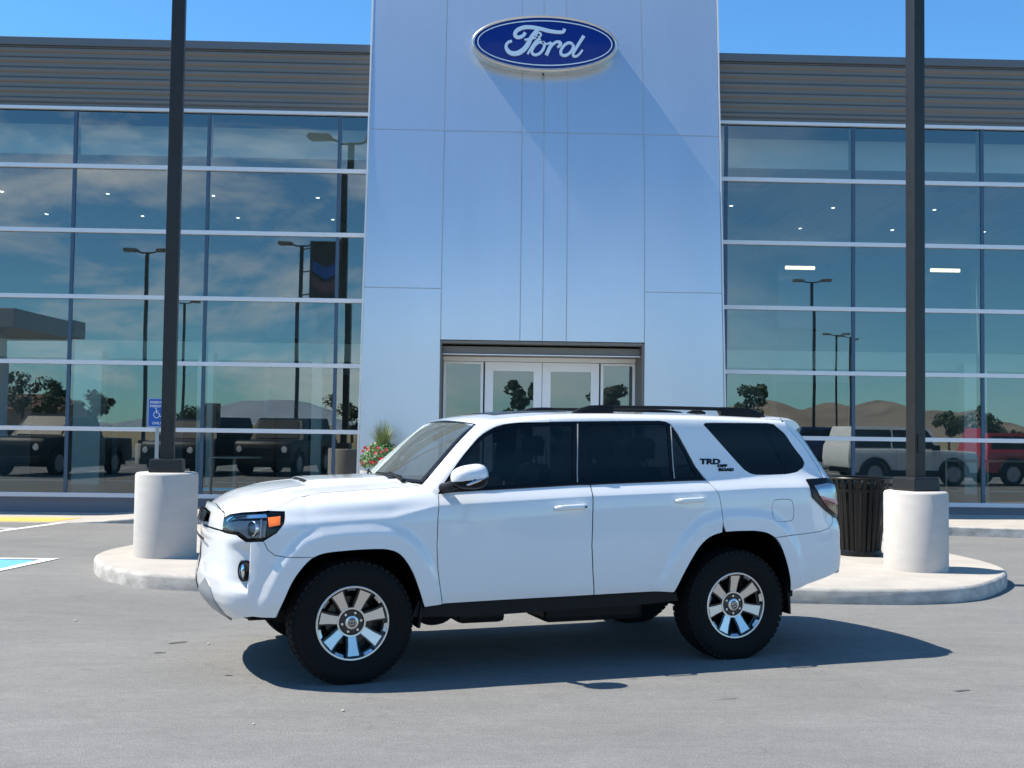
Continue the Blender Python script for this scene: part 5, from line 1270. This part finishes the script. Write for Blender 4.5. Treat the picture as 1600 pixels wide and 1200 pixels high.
# ------------------------------------------------------------------ across the lot: what the glass mirrors
def parked(kind, paint, label, loc, rz, group='vehicles parked across the lot, mirrored in the glass', glassm=None):
    glassm = M_VGLASS
    t = thing('parked_' + ('pickup' if kind == 'pickup' else 'car'), label, 'pickup truck' if kind == 'pickup' else 'car', (*loc, 0), rz, group)
    Lg = 5.6 if kind == 'pickup' else 4.75; hw = .96; h0 = .42
    hood, belt, roof_ = (1.15, 1.2, 1.86) if kind != 'sedan' else (.92, .98, 1.45)
    f = -Lg / 2; r_ = Lg / 2; wf, wr = f + .95, r_ - (1.2 if kind == 'pickup' else 1.0); wr_ = .40 if kind != 'sedan' else .34
    def arch(c): return [(c + (wr_ + .07) * math.cos(a), h0 + max(0, (wr_ + .07) * math.sin(a) - .02)) for a in [math.pi * k / 10 for k in range(11)]]
    low = [(f + .05, h0 + .05), (f, .7), (f + .03, hood - .12), (f + .12, hood), (f + 1.35, belt), (r_ - .05, belt + .02), (r_, .75), (r_ - .05, h0 + .05)] + arch(wr) + arch(wf)
    g = MB(); g.prism([(x, z) for x, z in low], -hw, hw, to=lambda x, y, z: (x, z, y)); g.build('body', paint, t, bevel=.06, smooth=True, angle=35)
    c1 = {'pickup': r_ - 1.9, 'suv': r_ - .08, 'sedan': r_ - .7}[kind]; c0_ = f + (1.35 if kind != 'sedan' else 1.3)
    sl = .55 if kind != 'suv' else .4; re = {'pickup': .25, 'suv': .14, 'sedan': .7}[kind]
    cabp = [(c0_, belt), (c0_ + sl, roof_ - .06), (c0_ + sl + .2, roof_), (c1 - re, roof_), (c1, belt + .01)]
    g = MB(); n = len(cabp)
    rows = [[(x, s_ * (hw - .04 - .16 * (z - belt) / (roof_ - belt)), z) for x, z in cabp] for s_ in (-1, 1)]
    g.grid(rows); g.add(rows[0], [tuple(range(n))]); g.add(rows[1], [tuple(range(n))[::-1]]); g.build('cab', paint, t, bevel=.05, smooth=True, angle=35)
    for s_ in (-1, 1):
        g = MB(); lat = lambda z: s_ * (hw - .03 - .16 * (z - belt) / (roof_ - belt)); z0, z1 = belt + .05, roof_ - .1
        xm = (c0_ + sl + c1 - re) / 2
        for xa, xb, xc, xd in ((c0_ + .18, xm - .03, xm - .03, c0_ + sl + .12), (xm + .03, c1 - .12, c1 - re - .08, xm + .03)):
            g.add([(xa, lat(z0), z0), (xb, lat(z0), z0), (xc, lat(z1), z1), (xd, lat(z1), z1)], [(0, 1, 2, 3)])
        g.build('side_window', glassm, t)
    g = MB(); g.add([(c0_ + .03, -.75, belt + .03), (c0_ + .03, .75, belt + .03), (c0_ + sl - .04, .66, roof_ - .1), (c0_ + sl - .04, -.66, roof_ - .1)], [(0, 1, 2, 3)]); g.v = [(x - .03, y, z + .02) for x, y, z in g.v]; g.build('windscreen', glassm, t)
    g = MB(); g.box((f - .03, -.6, .62), (f + .05, .6, hood - .2)); g.build('grille', M_PLAST, t, bevel=.02)
    g = MB(); g.box((f - .09, -.93, .42), (f + .2, .93, .62)); g.build('bumper', M_PLAST if kind != 'sedan' else paint, t, bevel=.03)
    if kind != 'sedan':                     # black flares and sills, roof rails
        for s_ in (-1, 1):
            for c_ in (wf, wr):
                g = MB(); rows = [[(c_ + r0 * math.cos(a), s_ * yy, max(.42, wr_ + r0 * math.sin(a) * .95)) for r0, yy in ((wr_ + .06, hw - .02), (wr_ + .06, hw + .05), (wr_ + .16, hw + .045), (wr_ + .18, hw - .01))] for a in [math.pi * k / 14 for k in range(15)]]
                g.grid(rows); g.build('wheel_flare', M_PLAST, t, smooth=True)
            g = MB(); g.box((wf + wr_ + .1, s_ * hw - .03, .34), (wr - wr_ - .1, s_ * hw + .03, .52)); g.build('sill', M_PLAST, t, bevel=.02)
            for xd in ((c0_ + .35, (c0_ + c1) / 2 + .1) if kind == 'pickup' else (c0_ + .3, (c0_ + c1) / 2)):
                g = MB(); g.box((xd - .006, s_ * (hw + .0005) - .002, .55), (xd + .006, s_ * (hw + .0005) + .002, belt - .03)); g.build('door_seam', M_PLAST, t)
    for s_ in (-1, 1):
        g = MB(); g.lathe([(0, 0), (.09, 0), (.1, .03)], 18, axis='x', c=(f - .045, s_ * .76, hood - .26)); g.build('headlight', M_WHITE, t)
        for x in (wf, wr):
            g = MB(); g.lathe([(wr_ - .14, -.10), (wr_ - .03, -.115), (wr_, -.08), (wr_, .08), (wr_ - .03, .115), (wr_ - .14, .10)], 32, axis='y', c=(x, s_ * (hw - .1), wr_)); w_ = g.build('wheel', M_RUB, t)
            g = MB(); g.lathe([(0, -.07), (.06, -.1), (wr_ - .16, -.08), (wr_ - .13, -.1)], 20, axis='y', c=(x, 0, wr_)); g.v = [(a, s_ * (hw - .1) + (b if s_ < 0 else -b), c) for a, b, c in g.v]; g.build('rim', M_LAMPG, w_)
        g = MB(); g.box((c0_ + .2, s_ * (hw + .0), belt - .02), (c0_ + .4, s_ * (hw + .22), belt + .16)); g.build('wing_mirror', M_PLAST, t, bevel=.03)
    g = MB(); g.box((f + .2, -.8, .3), (r_ - .2, .8, h0 + .06)); g.build('underbody', M_PLAST, t)
    return t
M_VGLASS = mat('parked_glass', (.012, .016, .02), .35, spec=.15)
P_DARK = mat('charcoal_paint', (.010, .012, .014), .45, spec=.3); P_GREY = mat('deep_grey_paint', (.02, .023, .027), .45, spec=.3); P_BLUE = mat('blue_paint_car', (.015, .04, .13), .3, coat=.8); P_RED = mat('red_paint_car', (.45, .02, .025), .3, coat=.8)
P_PALE = mat('pale_paint_car', (.85, .85, .83), .4)
parked('pickup', P_DARK, 'black pickup facing the glass, mirrored in the leftmost windows', (-13.4, 5.2), R(-80))
parked('suv', P_GREY, 'dark grey off-roader mirrored just right of the left lamp pole', (-9.3, 3.8), R(-78))
parked('suv', P_DARK, 'black off-roader mirrored behind the table beside the tower', (-6.6, 3.2), R(-80))
parked('suv', P_PALE, 'pale off-roader side-on, mirrored right of the trash can', (14.3, 4.4), R(172))
parked('pickup', P_BLUE, 'dark blue pickup mirrored above the pale off-roader', (14.6, -6.6), R(186))
parked('suv', P_RED, 'red off-roader mirrored at the far right edge of the glass', (19.4, 3.4), R(172))
parked('suv', P_DARK, 'dark vehicle behind the black pickup, mirrored far left', (-18.6, 3.0), R(-84))

M_TRUNK = mat('tree_bark', (.10, .08, .06), .9, vary=(6, .4)); M_TREE = mat('tree_leaf', (.05, .085, .03), .6, vary=(1.2, .5)); M_TREE2 = mat('tree_leaf_olive', (.09, .10, .045), .6, vary=(1.2, .5))
def tree(label, loc, H, W, m_, n=1500):
    t = thing('broadleaf_tree', label, 'tree', (*loc, -.03), random.uniform(0, 6), 'trees across the road, mirrored in the glass')
    g = MB(); g.tube([(0, 0, 0), (.05, .02, H * .3), (0, .1, H * .7)], [H * .035, H * .026, H * .008], 8)
    for k in range(6):
        a = k * 1.05; g.tube([(0, 0, H * (.25 + .05 * k)), (math.cos(a) * W * .35, math.sin(a) * W * .35, H * (.5 + .05 * k))], [H * .014, H * .004], 6)
    g.build('trunk', M_TRUNK, t, smooth=True)
    cl = [(random.gauss(0, .28) * W, random.gauss(0, .28) * W, H * random.uniform(.35, .92), random.uniform(.16, .30) * W) for _ in range(16)]
    g = MB()
    for k in range(n):
        cx, cy, cz, cr_ = random.choice(cl); d = Vector([random.gauss(0, 1) for _ in range(3)]).normalized() * cr_ * random.uniform(.6, 1.05)
        leaf_quad(g, (cx + d.x, cy + d.y, max(H * .15, cz + d.z * .8)), random.uniform(.12, .3), d + Vector([random.uniform(-.6, .6) * cr_ for _ in range(3)]))
    stuff(g.build('crown', m_, t, recalc=False)); return t
# virtual (mirrored) bearings of the trees: x offset per metre of depth
def behind(px, Yv): return ((px - 748) / 1745 * Yv, 2 * FY - Yv)
for lab, px, Yv, H, W, m_ in (('round dark tree mirrored in the glass just right of the tower', 1172, 105, 6.2, 2.6, M_TREE), ('broad olive tree mirrored in the left windows', 45, 120, 6.6, 3.6, M_TREE2), ('smaller tree mirrored beside the broad olive tree', 95, 118, 5.6, 2.6, M_TREE),
                              ('bushy tree mirrored in the second left window', 155, 120, 5.2, 3.0, M_TREE2), ('dark round tree mirrored right of the right lamp pole', 1498, 110, 4.2, 2.6, M_TREE), ('dark tree mirrored at the right edge of the glass', 1568, 112, 4.6, 3.4, M_TREE),
                              ('dark conifer-like tree mirrored in the entrance door', 812, 70, 5.0, 2.0, M_TREE), ('loose tree mirrored in the right sidelight', 955, 80, 5.0, 2.2, M_TREE2), ('low tree mirrored above the grey off-roader', 300, 140, 4.0, 4.0, M_TREE), ('low far tree mirrored left of the tower', 540, 130, 5.2, 3.4, M_TREE2)):
    tree(lab, behind(px, Yv), H, W, m_)
M_WALLT = mat('tan_wall', (.36, .27, .19), .9); M_ROOFB = mat('brown_roof', (.16, .10, .07), .8)
x, y = behind(30, 132); t = thing('tan_house', 'low tan house mirrored far off in the leftmost windows', 'house', (x, y, 0), R(4))
g = MB(); g.box((-7, -4, 0), (7, 4, 2.6)); g.build('wall', M_WALLT, t)
g = MB(); g.prism([(-4.6, 2.6), (4.6, 2.6), (0, 4.4)], -7.5, 7.5, to=lambda a, b, c: (c, a, b)); g.build('roof', M_ROOFB, t)
# canopy of the filling station, mirrored high at the far left
x, y = behind(-170, 56); t = thing('station_canopy', 'flat filling station canopy mirrored in the leftmost windows', 'canopy', (x, y, 0), R(3))
g = MB(); g.box((-8.5, -4, 5.9), (8.5, 4, 6.8)); g.build('canopy_roof', M_LAMPG, t, bevel=.05)
for q in (-6, 6):
    g = MB(); g.box((q - .2, -.2, 0), (q + .2, .2, 5.9)); g.build('column', M_IWALL, t)
g = MB(); rows = []
def hill(name, m_, dist, x0, x1, hf, step):
    g = MB(); n = int((x1 - x0) / step); rows = []
    for d, k in ((0, 0), (60, .45), (140, .85), (220, 1), (420, .6), (700, 0)):
        rows.append([(x0 + i * step, -dist - d, -1 + hf(x0 + i * step) * k * (1 + .12 * math.sin(i * 1.3 + d))) for i in range(n + 1)])
    g.grid(rows); return struct(g.build(name, m_, smooth=True, angle=80))
hill('hills', M_HILL, 900, 60, 1100, lambda x: 22 * math.exp(-((x - 360) / 110) ** 2) + 15 * math.exp(-((x - 520) / 120) ** 2) + 10 * math.exp(-((x - 260) / 60) ** 2) + 6 + 3 * math.sin(x * .05), 12)
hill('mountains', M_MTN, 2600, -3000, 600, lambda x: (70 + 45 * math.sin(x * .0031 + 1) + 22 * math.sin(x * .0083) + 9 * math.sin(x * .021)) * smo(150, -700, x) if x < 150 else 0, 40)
